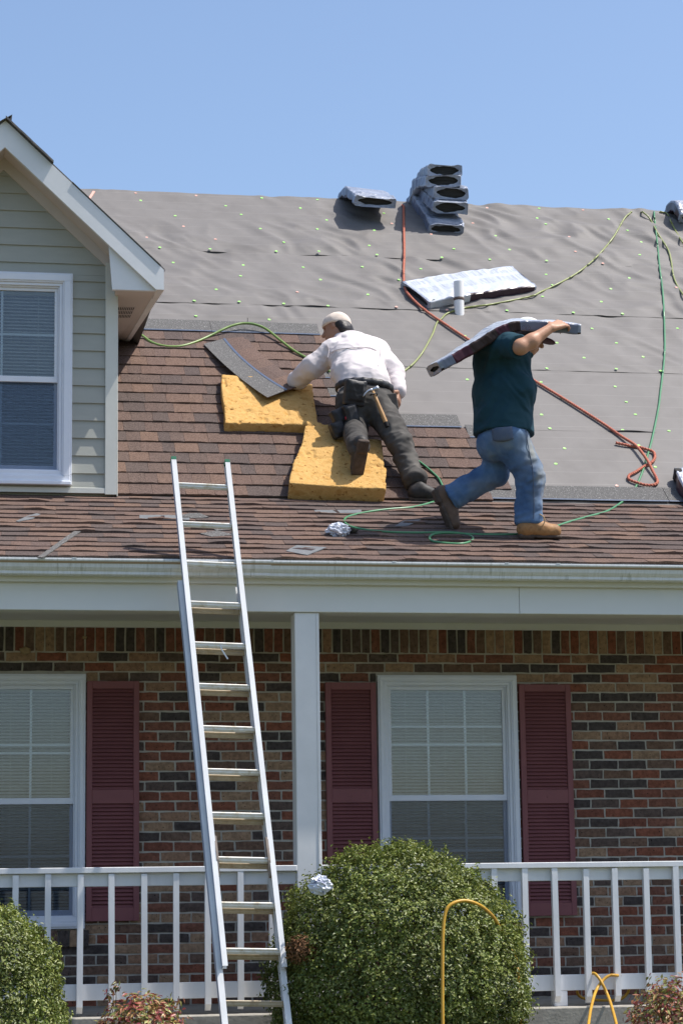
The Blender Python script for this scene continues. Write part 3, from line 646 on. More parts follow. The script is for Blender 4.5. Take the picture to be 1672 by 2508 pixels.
# roof of the dormer
mb = MB()
for s in (1, -1):
    p = [(DX, 14.922, RKZ+.001), (DX+s*(EXR+.006-DX), 14.922, ztop(EXR+.006)+.001), (DX+s*(EXR+.006-DX), 17.2, ztop(EXR+.006)+.001), (DX, 18.4, RKZ+.001)]
    mb.hexa(p, [(a, b, c+.012) for a, b, c in p])
droof = obj('dormer_roof', mb, 'felt', house, fixn=True)
for s in (1, -1):
    mb = MB()
    e = EXR-DX
    q = [(DX, YF, RKB), (DX+s*(1.399-DX), YF, ZSO), (DX+s*e, YF, ZSO), (DX+s*e, YF, ztop(EXR)), (DX, YF, RKZ)]
    mb.prism(q, (0, .03, 0)); obj('rake_board', mb, 'white_paint', droof, fixn=True)
    # sloping soffit under the rake
    a, b = (DX, RKB+.012), (DX+s*(1.40-DX), zbot(1.40)+.012)
    mb = MB(); mb.hexa([(a[0], YF+.0305, a[1]), (b[0], YF+.0305, b[1]), (b[0], YD+.0, b[1]), (a[0], YD, a[1])], [(a[0], YF+.0305, a[1]+.012), (b[0], YF+.0305, b[1]+.012), (b[0], YD, b[1]+.012), (a[0], YD, a[1]+.012)])
    obj('rake_soffit', mb, 'soffit_paint', droof, fixn=True)
    # boxed return and level soffit running back to the steep roof
    mb = MB(); t = .0
    r0 = [pw(266, 590, 14.955), pw(275.5, 704, 14.955), pw(392, 709, 14.955), pw(396, 690, 14.955)]
    r0 = [Vector((DX+s*(v.x-DX), 14.955, max(v.z, ZSO) if i in (1, 2) else v.z)) for i, v in enumerate(r0)]
    r0[1].z = r0[2].z = ZSO
    mb.prism(r0, (0, .03, 0)); obj('eave_return', mb, 'white_paint', droof, fixn=True)
    E1 = pm(313, 838); E0 = pm(286, 834); E1.x = DX+s*(E1.x-DX); E0.x = DX+s*(E0.x-DX)
    F0 = Vector((DX+s*(DXR-DX-.03), 14.986, ZSO+.002)); F1 = Vector((DX+s*(1.40-DX), 14.986, ZSO+.002)); E1i = E1+Vector((-s*.02, 0, .004))
    up = Vector((0, 0, .012)); mb = MB(); mb.hexa([F0, F1, E1i, E0], [F0+up, F1+up, E1i+up, E0+up]); sof = obj('eave_soffit', mb, 'soffit_paint', droof, fixn=True)
    mb = MB(); A = Vector((DX+s*(1.402-DX), 14.951, ZSO)); B = Vector((DX+s*(EXR-DX), 14.951, ZSO)); C_ = E1+Vector((-s*.018, 0, 0)); D_ = E1+Vector((s*.012, 0, 0))
    mb.hexa([A, B, D_, C_], [A+Vector((0, 0, .10)), B+Vector((0, 0, .138)), D_+Vector((0, 0, .138)), C_+Vector((0, 0, .10))]); obj('eave_board', mb, 'white_paint', droof, fixn=True)
    if s == 1:
        nn = (F1-F0).cross(E0-F0).normalized()
        def onsof(x, y):
            d = Vector(ray(x, y)); return d*((F0.dot(nn))/d.dot(nn))+Vector((0, 0, -.0015))
        qa, qb, qc, qd = onsof(284, 750), onsof(333.5, 750.5), onsof(319, 779.5), onsof(283, 779.5)
        mb = MB(); dz = Vector((0, 0, .001)); mb.hexa([qd, qc, qb, qa], [v+Vector((0, 0, .0013)) for v in (qd, qc, qb, qa)])
        for r_ in range(3):
            for c_ in range(10):
                def q_(f, gg):
                    l = qa.lerp(qd, gg); r2 = qb.lerp(qc, gg); return l.lerp(r2, f)-dz
                f0, f1, g0, g1 = .03+c_*.096, .03+c_*.096+.05, .06+r_*.31, .06+r_*.31+.24
                mb.add([q_(f0, g0), q_(f1, g0), q_(f1, g1), q_(f0, g1)], [(0, 1, 2, 3)], 1)
        obj('soffit_vent', mb, ['soffit_paint', 'dark'], droof)
# loose felt and starter along the upper rake, flap standing up at the peak
mb = MB(); n = 14; P = []
xe = pw(131, 400, 14.9).x
for i in range(n+1):
    x = DX+.002+(xe-DX)*i/n; w_ = .010+.008*nz(i*.7, 3.1)
    zt = ztop(x)+.016
    P.append([(x, 14.875+.006*nz(i*.9, 1.2), zt+w_*.4+.003), (x, 14.93, zt+w_+.004), (x, 15.2, zt+.008)])
mb.grid(P, thick=(0, 0, .014))
P = []
for i in range(8):
    x = pw(178, 500, 14.9).x+(EXR-.02-pw(178, 500, 14.9).x)*i/7
    P.append([(x, 14.912, ztop(x)+.0125+.003*max(0, nz(i*1.3, 5))), (x, 15.0, ztop(x)+.016)])
mb.grid(P, thick=(0, 0, .003))
obj('loose_felt', mb, 'felt', droof, fixn=True)
mb = MB(); a = pw(-14, 306, 14.90); b = pw(31, 280, 14.88); c = pw(23, 296, 14.9); d = pw(8, 302, 14.91); back = Vector((0, .30, .01))
mb.grid([[a, a+back], [pw(6, 293, 14.89), pw(6, 293, 14.89)+back], [b, b+back]], thick=(0.002, 0, .006)); mb.grid([[b, b+back], [c, c+back], [Vector((DX+.03, 14.9, ztop(DX+.03)+.02)), Vector((DX+.03, 15.2, ztop(DX+.03)+.02))]], thick=(.003, 0, .003))
obj('ridge_flap', mb, 'granule', droof, fixn=True)

# ------------------------------------------------------------------ steep roof: deck, felt sheets, caps, shingles
mb = MB(); e = .012
mb.prism([(XA-.3, YK-.02, ZK-.02-e), (XA-.3, YR, ZR-e), (XA-.3, 2*YR-YK, ZK-e)], (XB-XA+.6, 0, 0))
mroof = obj('main_roof', mb, 'wood_deck', house, fixn=True)
SEAM = [-0.12, 1.08, 2.07, 3.09, 4.10, (YR-YK)/math.cos(S40)]
def wrinkle(u, v, k):
    a = [0.0030, 0.0035, 0.0110, 0.0215, 0.0235][k]
    if v < 2.85 and u < 3.1: a *= .25
    x, y = u+.12*nz(u*2.3, v*2.1, 3.3), v+.12*nz(u*2.1+9, v*2.4, 1.3)
    n1 = 1-2.2*abs(nz(x*3.2+y*2.6, y*1.7-x*1.2, k*9.7)); n2 = 1-2.2*abs(nz(x*4.6+y*4.4, y*1.9-x*1.6, 5+k)); n3 = nz(x*5.6+y*4.6, y*2.2-x*1.5, 2.2)
    env = max(.12, .62+1.0*nz(u*.8+3, v*.9, 8.8+k))
    return a*(.75*n1+.6*n2+.9*n3)*env
FB = [.0055, .0055, .0065, .012, .012]
def felt_h(u, v):
    k = max(0, min(4, sum(1 for s in SEAM[1:5] if v > s)))
    return FB[k]+.002*k+wrinkle(u, v, k)
for k in range(5):
    v0, v1 = SEAM[k], SEAM[k+1]+(0.09 if k < 4 else 0.0)
    U0, U1, nu, nv = -0.1, 7.0, 370, 60; P = []
    for i in range(nu+1):
        u = U0+(U1-U0)*i/nu; lift = max(0, nz(u*1.9, k*5.3)-.16)*.045+max(0, nz(u*5, k*3.3)-.3)*.014; row_ = []
        ve = v0+.006*nz(u*.9, 7+k)
        for j in range(nv+1):
            v = ve+(v1-ve)*(j/nv)**1.25
            over = max(0, 1-(v1-v)/.06) if k < 4 else 0
            w = FB[k]+.002*k+wrinkle(u, v, k)*(1-.8*over)*min(1, .25+(v-ve)/.16)+lift*max(0, 1-(v-ve)/.05)**2-.003*over
            w -= (.0010 if k else 0)*max(0, 1-(v-ve)/.06)
            row_.append(mr(u, v, max(w, .001+.002*k)))
        P.append(row_)
    if k == 4:                           # folded over the ridge
        for i in range(nu+1):
            p = P[i][-1]; P[i].append(p+Vector((0, .02, .004))); P[i].append(p+Vector((0, .30, -.25)))
    mb = MB(); mb.grid(P); obj('felt_sheet', mb, 'felt', mroof, smooth=True)

capm = MB(); ring = [(math.cos(2*math.pi*i/10), math.sin(2*math.pi*i/10)) for i in range(10)]
capm.add([(x*.0132, y*.0132, 0) for x, y in ring]+[(x*.0118, y*.0118, .0022) for x, y in ring]+[(x*.004, y*.004, .0014) for x, y in ring],
         [(i, (i+1) % 10, 10+(i+1) % 10, 10+i) for i in range(10)]+[(10+i, 10+(i+1) % 10, 20+(i+1) % 10, 20+i) for i in range(10)]+[tuple(range(20, 30))])
capg, capp = capm.mesh('button_cap', 'cap_green'), capm.mesh('button_cap', 'cap_pink')
def cap_at(u, v, pink):
    px_, py_ = proj(mr(u, v, 0))
    if py_ > 792 and (px_ < (890 if py_ < 1012 else 1255)): return
    place('button_cap', capp if pink else capg, mr(u, v, felt_h(u, v)+.001), mroof, rot=(S40+RNG.uniform(-.1, .1), RNG.uniform(-.1, .1), 0))
UL = [.9, .9, .9, .5, .2]
for k in range(5):
    if k:
        u = 1.2+RNG.uniform(0, .3)
        while u < 6.2:
            pinkp = .28 if k >= 3 else .12
            cap_at(u, SEAM[k]+.022+RNG.uniform(-.008, .008), RNG.random() < pinkp); u += RNG.choice((.36, .42, .5, .56))
    h = SEAM[k+1]-max(0, SEAM[k])
    for fr in ((.25, .52, .78) if k < 4 else (.18, .40, .62, .80)):
        u = UL[k]+RNG.uniform(.1, .6)
        while u < 6.2:
            v = max(0, SEAM[k])+h*(fr+RNG.uniform(-.04, .04)); px_, py_ = proj(mr(u, v, 0))
            ok = py_ < 790 or (py_ < 1200 and px_ > 1010+(py_-800)*.1 and px_ > (1160 if py_ > 1010 else 0) and not (py_ > 1100 and px_ < 1280))
            if ok: cap_at(u, v, RNG.random() < (.5 if k == 4 and fr < .7 else (.12 if k == 3 else .02)))
            u += RNG.choice((.5, .58, .66, .74))
u = .55
while u < 6.2:
    cap_at(u, SEAM[5]-.055, RNG.random() < .55); u += RNG.uniform(.38, .6)

EXP = 0.15
def tab_mesh(seed, wd_, ex, th, liftmax, segs=3):
    r = random.Random(seed); b = MB(); L_ = ex+.02
    lo = [(-.5+i/segs)*wd_ for i in range(segs+1)]
    lf = [r.uniform(0, liftmax) for _ in lo]; vv = [r.uniform(-.003, .003) for _ in lo]
    vs = []
    for x, l, v in zip(lo, lf, vv): vs.append((x, v, th+l))
    for x in lo: vs.append((x*.995, L_*.5, th*.72+.3*liftmax*.5))
    for x in lo: vs.append((x*.99, L_, .0035))
    for x, l, v in zip(lo, lf, vv): vs.append((x, v, l*.55-.001))
    m = segs+1; fs = []
    for j in range(2):
        for i in range(segs): fs.append((j*m+i, j*m+i+1, (j+1)*m+i+1, (j+1)*m+i))
    for i in range(segs): fs.append((3*m+i, 3*m+i+1, i+1, i))
    o = len(vs); vs += [(lo[0]*.99, L_, 0), (lo[-1]*.99, L_, 0)]
    fs += [(3*m, 0, m, 2*m, o), (m-1, 4*m-1, o+1, 3*m-1, 2*m-1)]
    b.add(vs, fs); return b
TW = 0.12
tabs = [tab_mesh(100+i, TW, EXP, .0105, .006) for i in range(10)]; tabme = [t.mesh('shingle', 'shingle') for t in tabs]
ENDPX = {0: 1203, 1: 1247, 2: 1232, 3: 1218, 4: 1200, 5: 1185, 6: 1147, 7: 862, 8: 852, 9: 845, 10: 808, 11: 826, 12: 797, 13: 792, 14: 797, 15: 788, 16: 800}
def endx(i):
    y = proj(mr(3, i*EXP+.02))[1]
    return pm(ENDPX[i], y).x
ends = {i: endx(i) for i in ENDPX}
tl = []
for i in range(17):
    u = DXR+.012; first = True
    while u < ends[i]-.02:
        w_ = RNG.choice((.085, .10, .115, .125, .14, .155, .17))
        if first: w_ *= RNG.uniform(.4, 1); first = False
        if u+w_ > ends[i]-.04: w_ = ends[i]-u
        tl.append((u, w_, i)); u += w_
def tscore(t):
    px_, py_ = proj(mr(t[0]+t[1]/2, t[2]*EXP+.07))
    s = t[1]
    for x0, x1, y0, y1 in ((545, 770, 930, 1060), (700, 940, 1080, 1230), (840, 960, 900, 1150), (700, 850, 860, 930), (520, 640, 840, 920)):
        if x0 < px_ < x1 and y0 < py_ < y1: s *= .15
    return s
tl.sort(key=tscore, reverse=True)
stuffs = MB()
for n_, (u, w_, i) in enumerate(tl):
    vi = RNG.randrange(10); wl_ = .0135+RNG.uniform(0, .002)
    lay = .0015*(i % 2)
    if n_ < 298:
        place('shingle', tabme[vi], mr(u+w_/2, i*EXP, wl_+lay), mroof, rot=(S40, 0, RNG.uniform(-.006, .006)), scale=(w_/TW*.993, 1, 1))
    else:
        t = tabs[vi]; stuffs.add([mr(u+w_/2+p[0]*w_/TW*.993, i*EXP+p[1], wl_+lay+p[2]) for p in t.v], t.f)
if stuffs.v: obj('shingle', stuffs, 'shingle', mroof, kind='stuff')
# exposed granule headlaps with their tar line
def headlap(u0, u1, v0, lift=.022, h=.185):
    mb = MB(); n = max(2, int((u1-u0)/.12)); P = []; T = []
    for i in range(n+1):
        u = u0+(u1-u0)*i/n; l = lift+.003*nz(u*4, v0*7)
        P.append([mr(u, v0+.012+h*j/2, l+.001) for j in range(3)]); T.append([mr(u, v0-.004+.002*nz(u*9, v0), l+.004), mr(u, v0+.0115, l+.004)])
    nn = Vector((0, -math.sin(S40), math.cos(S40)))
    mb.grid(P, 0, thick=nn*.005); mb.grid(T, 1, thick=nn*.003)
    obj('headlap_strip', mb, ['granule', 'tar'], mroof, fixn=True)
cur = DXR+.012
x = ends[0]-.01
segs = [(x, pw(1632, 1225, 15.3).x), (pw(1632, 1225, 15.3).x+.004, 6.0), (6.004, 7.0)]
for a, b in segs: headlap(a, b, .022)
for i in range(17):
    nxt = ends.get(i+1, None) if i < 16 else DXR+.012
    if nxt < ends[i]-.03 or i == 16:
        a = nxt-.004; bnd = ends[i]-.035
        if i == 16:
            m_ = pw(518, 800, YK+.15*17*.766).x
            headlap(a, m_, (i+1)*EXP+.012, .025); headlap(m_+.003, bnd, (i+1)*EXP+.012, .0235)
        else: headlap(a, bnd, (i+1)*EXP+.012, .024)
# orange layout tape at the ridge
mb = MB(); a = pm(219, 487, .02); b = pm(231, 468.5, .03); mb.beam(a, b, .022, .006, up=(0, -1, 1)); 
obj('chalk_tape', mb, 'cap_pink', mroof)

# ------------------------------------------------------------------ porch roof
mb = MB(); mb.hexa([pr(XA, .02, -.03), pr(XB, .02, -.03), pr(XB, 1.80, -.03), pr(XA, 1.80, -.03)], [pr(XA, .02, -.004), pr(XB, .02, -.004), pr(XB, 1.80, -.004), pr(XA, 1.80, -.004)])
proof = obj('porch_roof', mb, 'wood_deck', house)
LSP = math.hypot(YK-YG, ZK-ZG); NR = 14; E2 = (LSP+.01-.034)/NR
pl = []
for i in range(NR):
    u = -.45+RNG.uniform(0, .1)
    while u < 6.6:
        w_ = RNG.choice((.10, .12, .135, .15, .165, .18, .21, .24)); pl.append((u, w_, i)); u += w_
stuffp = MB()
for (u, w_, i) in pl:
    v0 = .034+i*E2; segs = 4; L_ = E2+.02; th = .0095
    if i == NR-1: L_ = E2
    vs = []; m = segs+1
    lo = [u+w_*(k/segs)*.996 for k in range(m)]
    step = .0035*((int(u*97)+i) % 2)
    def lift(x): return max(0, .012*(nz(x*2.6, i*1.7)+.15)+.009*nz(x*9, i*2.9, 4))+step
    def sag(x): return .011*nz(x*2.4, i*3.1, 2)+.004*nz(x*11, i, 7)
    for x in lo: vs.append(pr(x, v0+sag(x), th+lift(x)+.003))
    for x in lo: vs.append(pr(x+.002, v0+L_*.5, th*.7+lift(x)*.55+.003))
    for x in lo: vs.append(pr(x+.004, v0+L_, .0055))
    for x in lo: vs.append(pr(x, v0+sag(x), lift(x)*.6+.001))
    fs = [(j*m+k, j*m+k+1, (j+1)*m+k+1, (j+1)*m+k) for j in range(2) for k in range(segs)]+[(3*m+k, 3*m+k+1, k+1, k) for k in range(segs)]
    o = len(vs); vs += [pr(lo[0]+.004, v0+L_, .001), pr(lo[-1]+.004, v0+L_, .001)]
    fs += [(3*m, 0, m, 2*m, o), (m-1, 4*m-1, o+1, 3*m-1, 2*m-1)]
    stuffp.add(vs, fs)
obj('shingle', stuffp, 'shingle', proof, kind='stuff')
mb = MB(); mb.hexa([pr(-.5, .03, -.003), pr(6.8, .03, -.003), pr(6.8, LSP+.02, -.003), pr(-.5, LSP+.02, -.003)], [pr(-.5, .03, .004), pr(6.8, .03, .004), pr(6.8, LSP+.02, .004), pr(-.5, LSP+.02, .004)])
obj('starter_course', mb, 'granule', proof)

# ------------------------------------------------------------------ implicit surfaces (people, foam): smooth union of tapered limbs, one closed skin
class SDF:
    def __init__(s, h=0.008): s.pr = []; s.h = h; s.cut = []
    def limb(s, a, b, ra, rb, k=.03, flat=False, sc=(1, 1, 1), sub=False):
        s.pr.append(('l', np.array(a, float), np.array(b, float), ra, rb, k, flat, np.array(sc, float), sub)); return s
    def chain(s, pts, rs, k=.03, **kw):
        for i in range(len(pts)-1): s.limb(pts[i], pts[i+1], rs[i], rs[i+1], k, **kw)
        return s
    def ell(s, c, r, k=.03, rot=None, sub=False):
        s.pr.append(('e', np.array(c, float), np.array(r, float), None, None, k, rot, None, sub)); return s
    def box(s, c, r, rnd, rot, k=.02, sub=False):
        s.pr.append(('b', np.array(c, float), np.array(r, float), rnd, None, k, rot, None, sub)); return s
    def plane(s, p, n): s.cut.append((np.array(p, float), np.array(Vector(n).normalized()))); return s
    def build(s, noise=None):
        lo = np.full(3, 1e9); hi = -lo
        for p in s.pr:
            if p[8]: continue
            if p[0] == 'l':
                r = max(p[3], p[4])*p[7]; lo = np.minimum(lo, np.minimum(p[1], p[2])-r); hi = np.maximum(hi, np.maximum(p[1], p[2])+r)
            else:
                r = np.full(3, np.linalg.norm(p[2]) if p[6] is not None else max(p[2])); lo = np.minimum(lo, p[1]-r); hi = np.maximum(hi, p[1]+r)
        h = s.h; lo -= 3*h+.01; hi += 3*h+.01
        n = np.ceil((hi-lo)/h).astype(int)+1
        F = np.full(n, .3, np.float32)
        ax = [lo[i]+h*np.arange(n[i]) for i in range(3)]
        for p in s.pr:
            k = p[5]
            if p[0] == 'l':
                r = max(p[3], p[4])*p[7]+k+2*h; a0 = np.minimum(p[1], p[2])-r; a1 = np.maximum(p[1], p[2])+r
            else:
                r = (np.full(3, np.linalg.norm(p[2])) if p[6] is not None else p[2])+k+2*h+(p[3] or 0); a0 = p[1]-r; a1 = p[1]+r
            i0 = np.clip(np.floor((a0-lo)/h).astype(int), 0, n-1); i1 = np.clip(np.ceil((a1-lo)/h).astype(int)+1, 1, n)
            if np.any(i1 <= i0): continue
            sl_ = tuple(slice(i0[i], i1[i]) for i in range(3))
            X, Y, Z = np.meshgrid(*[ax[i][sl_[i]] for i in range(3)], indexing='ij'); Q = np.stack([X, Y, Z], -1)
            if p[0] == 'l':
                sc = p[7]; q = Q/sc; a = p[1]/sc; b = p[2]/sc; ab = b-a; L2 = ab@ab+1e-12
                t = ((q-a)@ab)/L2; tc = np.clip(t, 0, 1)
                d = np.linalg.norm(q-a-tc[..., None]*ab, axis=-1)-(p[3]+(p[4]-p[3])*tc)
                if p[6]:
                    L_ = math.sqrt(L2); dl = np.linalg.norm(q-a-t[..., None]*ab, axis=-1)-(p[3]+(p[4]-p[3])*np.clip(t, -.3, 1.3))
                    d = np.maximum(dl, np.maximum(-t*L_, (t-1)*L_))
                d = d*sc.mean()
            else:
                q = Q-p[1]
                if p[6] is not None: q = q@np.array(p[6])       # rows of rot^T: columns are local axes
                if p[0] == 'e':
                    k0 = np.linalg.norm(q/p[2], axis=-1); k1 = np.linalg.norm(q/p[2]**2, axis=-1)+1e-9; d = k0*(k0-1)/k1
                else:
                    w = np.abs(q)-(p[2]-p[3]); d = np.linalg.norm(np.maximum(w, 0), axis=-1)+np.minimum(w.max(-1), 0)-p[3]
            f = F[sl_]
            if p[8]:
                kk = np.maximum(k-np.abs(f+d), 0)/k; F[sl_] = np.maximum(f, -d)+kk*kk*k/4
            else:
                kk = np.maximum(k-np.abs(f-d), 0)/k; F[sl_] = np.minimum(f, d)-kk*kk*k/4
        if noise is not None or s.cut:
            X, Y, Z = np.meshgrid(*ax, indexing='ij')
            if noise is not None: F += noise(X, Y, Z).astype(np.float32)
            for (p, nn) in s.cut: F = np.maximum(F, ((X-p[0])*nn[0]+(Y-p[1])*nn[1]+(Z-p[2])*nn[2]).astype(np.float32))
        return surface_net(F, lo, h)

def surface_net(F, lo, h):
    ins = F < 0
    nx, ny, nz_ = [d-1 for d in F.shape]
    c = np.zeros((nx, ny, nz_), np.int8)
    for i in (0, 1):
        for j in (0, 1):
            for k in (0, 1): c += ins[i:i+nx, j:j+ny, k:k+nz_]
    act = (c > 0) & (c < 8); idx = np.full(act.shape, -1, np.int64); cells = np.argwhere(act); idx[act] = np.arange(len(cells))
    P = np.zeros((len(cells), 3)); cnt = np.zeros(len(cells))
    cor = [(i, j, k) for i in (0, 1) for j in (0, 1) for k in (0, 1)]
    for a in cor:
        for ax in range(3):
            if a[ax]: continue
            b = list(a); b[ax] = 1
            fa = F[cells[:, 0]+a[0], cells[:, 1]+a[1], cells[:, 2]+a[2]]; fb = F[cells[:, 0]+b[0], cells[:, 1]+b[1], cells[:, 2]+b[2]]
            m = (fa < 0) != (fb < 0); t = np.where(m, fa/(fa-fb+1e-12), 0); q = np.tile(np.array(a, float), (len(cells), 1)); q[:, ax] += t
            P[m] += q[m]; cnt[m] += 1
    V = lo+h*(cells+P/cnt[:, None]); fs = []
    for ax in range(3):
        u, v = [(1, 2), (2, 0), (0, 1)][ax]
        A = ins; s0 = [slice(1, -1)]*3; s0[ax] = slice(0, -1); s1 = [slice(1, -1)]*3; s1[ax] = slice(1, None)
        a, b = A[tuple(s0)], A[tuple(s1)]
        for flip, m in ((False, a & ~b), (True, ~a & b)):
            e = np.argwhere(m)
            if not len(e): continue
            off = np.ones(3, int); off[ax] = 0; e = e+off
            def cell(du, dv):
                q = e.copy(); q[:, u] -= du; q[:, v] -= dv; return idx[q[:, 0], q[:, 1], q[:, 2]]
            qd = np.stack([cell(1, 1), cell(0, 1), cell(0, 0), cell(1, 0)], 1)
            if flip: qd = qd[:, ::-1]
            fs.append(qd)
    return V, np.concatenate(fs)
def smooth_net(V, Fc, it=1, lam=.5):
    for _ in range(it):
        S = np.zeros_like(V); C = np.zeros(len(V))
        for i in range(4):
            a, b = Fc[:, i], Fc[:, (i+1) % 4]
            np.add.at(S, a, V[b]); np.add.at(C, a, 1); np.add.at(S, b, V[a]); np.add.at(C, b, 1)
        V = V+lam*(S/np.maximum(C, 1)[:, None]-V)
    return V
def vnormals(V, Fc):
    n = np.cross(V[Fc[:, 2]]-V[Fc[:, 0]], V[Fc[:, 3]]-V[Fc[:, 1]]); N_ = np.zeros_like(V)
    for i in range(4): np.add.at(N_, Fc[:, i], n)
    return N_/(np.linalg.norm(N_, axis=1)[:, None]+1e-12)
def add_wear(o, mname, zones, col):
    """dust and worn patches stored as a mask on the cloth"""
    me = o.data; at = me.color_attributes.new('wear', 'FLOAT_COLOR', 'POINT'); off = np.array(world_loc(o)); vals = []
    for v in me.vertices:
        p = np.array(v.co)+off; w = 0
        for (c, r, a) in zones:
            q = (p-np.array(c))/np.array(r); w = max(w, a*math.exp(-float(q@q)))
        w *= .75+.9*mnoise.noise(Vector((p[0]*14, p[1]*14, p[2]*9))); w = min(1, max(0, w)); vals += [w, w, w, 1]
    at.data.foreach_set('color', vals)
    m = MATS[mname].copy(); t = m.node_tree; b = t.nodes['Principled BSDF']; src = b.inputs['Base Color'].links[0].from_socket
    an = t.nodes.new('ShaderNodeAttribute'); an.attribute_name = 'wear'; mx = t.nodes.new('ShaderNodeMix'); mx.data_type = 'RGBA'; mx.inputs[7].default_value = (*col, 1)
    t.links.new(an.outputs['Fac'], mx.inputs[0]); t.links.new(src, mx.inputs[6]); t.links.new(mx.outputs[2], b.inputs['Base Color']); me.materials[0] = m
def folds(V, Fc, amp, f1=9, f2=22, seed=0, zones=()):
    """cloth: broad and fine creases, stronger near the listed joints ((centre, radius, amplitude, axis))"""
    N_ = vnormals(V, Fc); out = V.copy()
    for i in range(len(V)):
        p = V[i]; a = mnoise.noise(Vector((p[0]*f1+seed, p[1]*f1, p[2]*f1*.6))); b = 1-2*abs(mnoise.noise(Vector((p[0]*f2*.6, p[1]*f2*.6+seed, p[2]*f2))))
        c_ = 1-2.4*abs(mnoise.noise(Vector((p[0]*f2*.45+seed+4, p[1]*f2*.5, p[2]*f2*.32))))
        d = amp*(.7*a+.35*b+.55*c_)
        for (c, r, am, axs) in zones:
            q = p-np.array(c); dd = math.sqrt(q@q)/r
            if dd < 1:
                w = (1-dd*dd)**2; al = float(q@np.array(axs))/math.sqrt(sum(v_*v_ for v_ in axs)); ph = al+.02*mnoise.noise(Vector((p[0]*9, p[1]*9+seed, p[2]*9)))
                d += am*w*(1.5*mnoise.noise(Vector((ph*27+seed, p[0]*5+p[1]*4, p[2]*4)))+.8*(.5-abs(mnoise.noise(Vector((ph*19, p[1]*6+seed, p[0]*5))))*2))
        out[i] = p+N_[i]*d
    return out
def sdf_obj(name, s, mats, parent=None, noise=None, fold=None, sm=1, label=None, kind=None, matfn=None):
    V, Fc = s.build(noise)
    V = smooth_net(V, Fc, sm, .4)
    if fold: V = folds(V, Fc, **fold)
    me = bpy.data.meshes.new(name); off = np.array(world_loc(parent)) if parent is not None else np.zeros(3)
    me.from_pydata((V-off).tolist(), [], Fc.tolist())
    ms = mats if isinstance(mats, (list, tuple)) else [mats]
    for m in ms: me.materials.append(MATS[m])
    if matfn is not None: me.polygons.foreach_set('material_index', [matfn(c) for c in V[Fc].mean(1)])
    me.polygons.foreach_set('use_smooth', [True]*len(me.polygons)); me.update()
    return link(bpy.data.objects.new(name, me), parent, kind, label)

# ------------------------------------------------------------------ foam pads
rotS = np.array([[1, 0, 0], [0, math.cos(S40), math.sin(S40)], [0, -math.sin(S40), math.cos(S40)]]).T     # columns: u, v, w axes
def foam(corn, th, seed, label, bites, name='foam_pad', tag_group='foam seat pads on the roof'):
    """corn: top face corners as roof (u, v): bottom left, bottom right, top right, top left"""
    c = np.mean(corn, 0); h = .0085
    us = [p[0] for p in corn]; vs_ = [p[1] for p in corn]
    u0, u1, v0, v1 = min(us)-.03, max(us)+.03, min(vs_)-.03, max(vs_)+.03
    ax = [np.arange(u0, u1, h), np.arange(v0, v1, h), np.arange(-.03, th+.04, h)]
    U, V_, Wd = np.meshgrid(*ax, indexing='ij')
    def n3(sc, ss): 
        # cheap tiling value noise on a coarse lattice, trilinearly sampled
        r = np.random.RandomState(ss); G = r.rand(32, 32, 32)
        x, y, z = U*sc % 31, V_*sc % 31, (Wd*sc+7) % 31
        xi, yi, zi = x.astype(int), y.astype(int), z.astype(int); xf, yf, zf = x-xi, y-yi, z-zi; o = 0
        for i in (0, 1):
            for j in (0, 1):
                for k in (0, 1): o = o+G[xi+i, yi+j, zi+k]*(xf if i else 1-xf)*(yf if j else 1-yf)*(zf if k else 1-zf)
        return o-.5
    F = np.maximum(Wd-th, .006-Wd)
    for i in range(4):
        a, b = np.array(corn[i]), np.array(corn[(i+1) % 4]); t = (b-a)/np.linalg.norm(b-a); nn = np.array([t[1], -t[0]])
        F = np.maximum(F, (U-a[0])*nn[0]+(V_-a[1])*nn[1]-.004*np.sin((U*t[0]+V_*t[1])*9+seed)*(.5+Wd*4))
    edge = np.exp(-np.abs(F)/.03)
    F = F+.016*n3(6, seed)+.006*n3(17, seed+1)+.011*n3(55, seed+7)*np.clip(.5+2*n3(5, seed+9), .1, 1.6)
    pit = n3(22, seed+2); F = np.maximum(F, np.where((pit > .27) & (Wd > th*.55), (pit-.27)*.14-.004, -1)) if False else F+np.where((pit > .30) & (Wd > th*.5), (pit-.30)*.22, 0)
    for (bu, bv, bw, r1, r2, dp) in bites:               # dents pressed or torn into the top
        d = ((U-bu)/r1)**2+((V_-bv)/r2)**2; F = F+dp*np.exp(-d*1.2)*(1+.6*n3(30, seed+5))*(Wd > th*.2)
    F = F.astype(np.float32)
    V, Fc = surface_net(F, np.array([ax[0][0], ax[1][0], ax[2][0]]), h)
    V = smooth_net(V, Fc, 1, .3)
    A = np.array([[1, 0, 0], [0, math.cos(S40), math.sin(S40)], [0, -math.sin(S40), math.cos(S40)]]); V = np.array([0, YK, ZK])+V@A
    o0 = mr(c[0], c[1], 0)
    me = bpy.data.meshes.new(name); me.from_pydata((V-np.array(o0)).tolist(), [], Fc.tolist()); me.materials.append(MATS['foam'])
    me.polygons.foreach_set('use_smooth', [True]*len(me.polygons)); me.update()
    o = bpy.data.objects.new(name, me); o.location = o0; COL.objects.link(o); return tag(o, label, 'foam pad', tag_group)
def uvm(x, y, w):
    p = pm(x, y, w); return (p.x, (p.y-YK+w*math.sin(S40))/math.cos(S40))
T1, T2 = .094, .145
f1c = [uvm(551, 1035, T1), uvm(777, 1040, T1), uvm(764, 938, T1), uvm(541, 915, T1)]
f2c = [uvm(706, 1183, T2), uvm(945, 1198, T2), uvm(936, 1078, T2), uvm(752, 1027, T2)]
fu, fv = uvm(880, 1140, T2); gu, gv = uvm(905, 1135, T2)
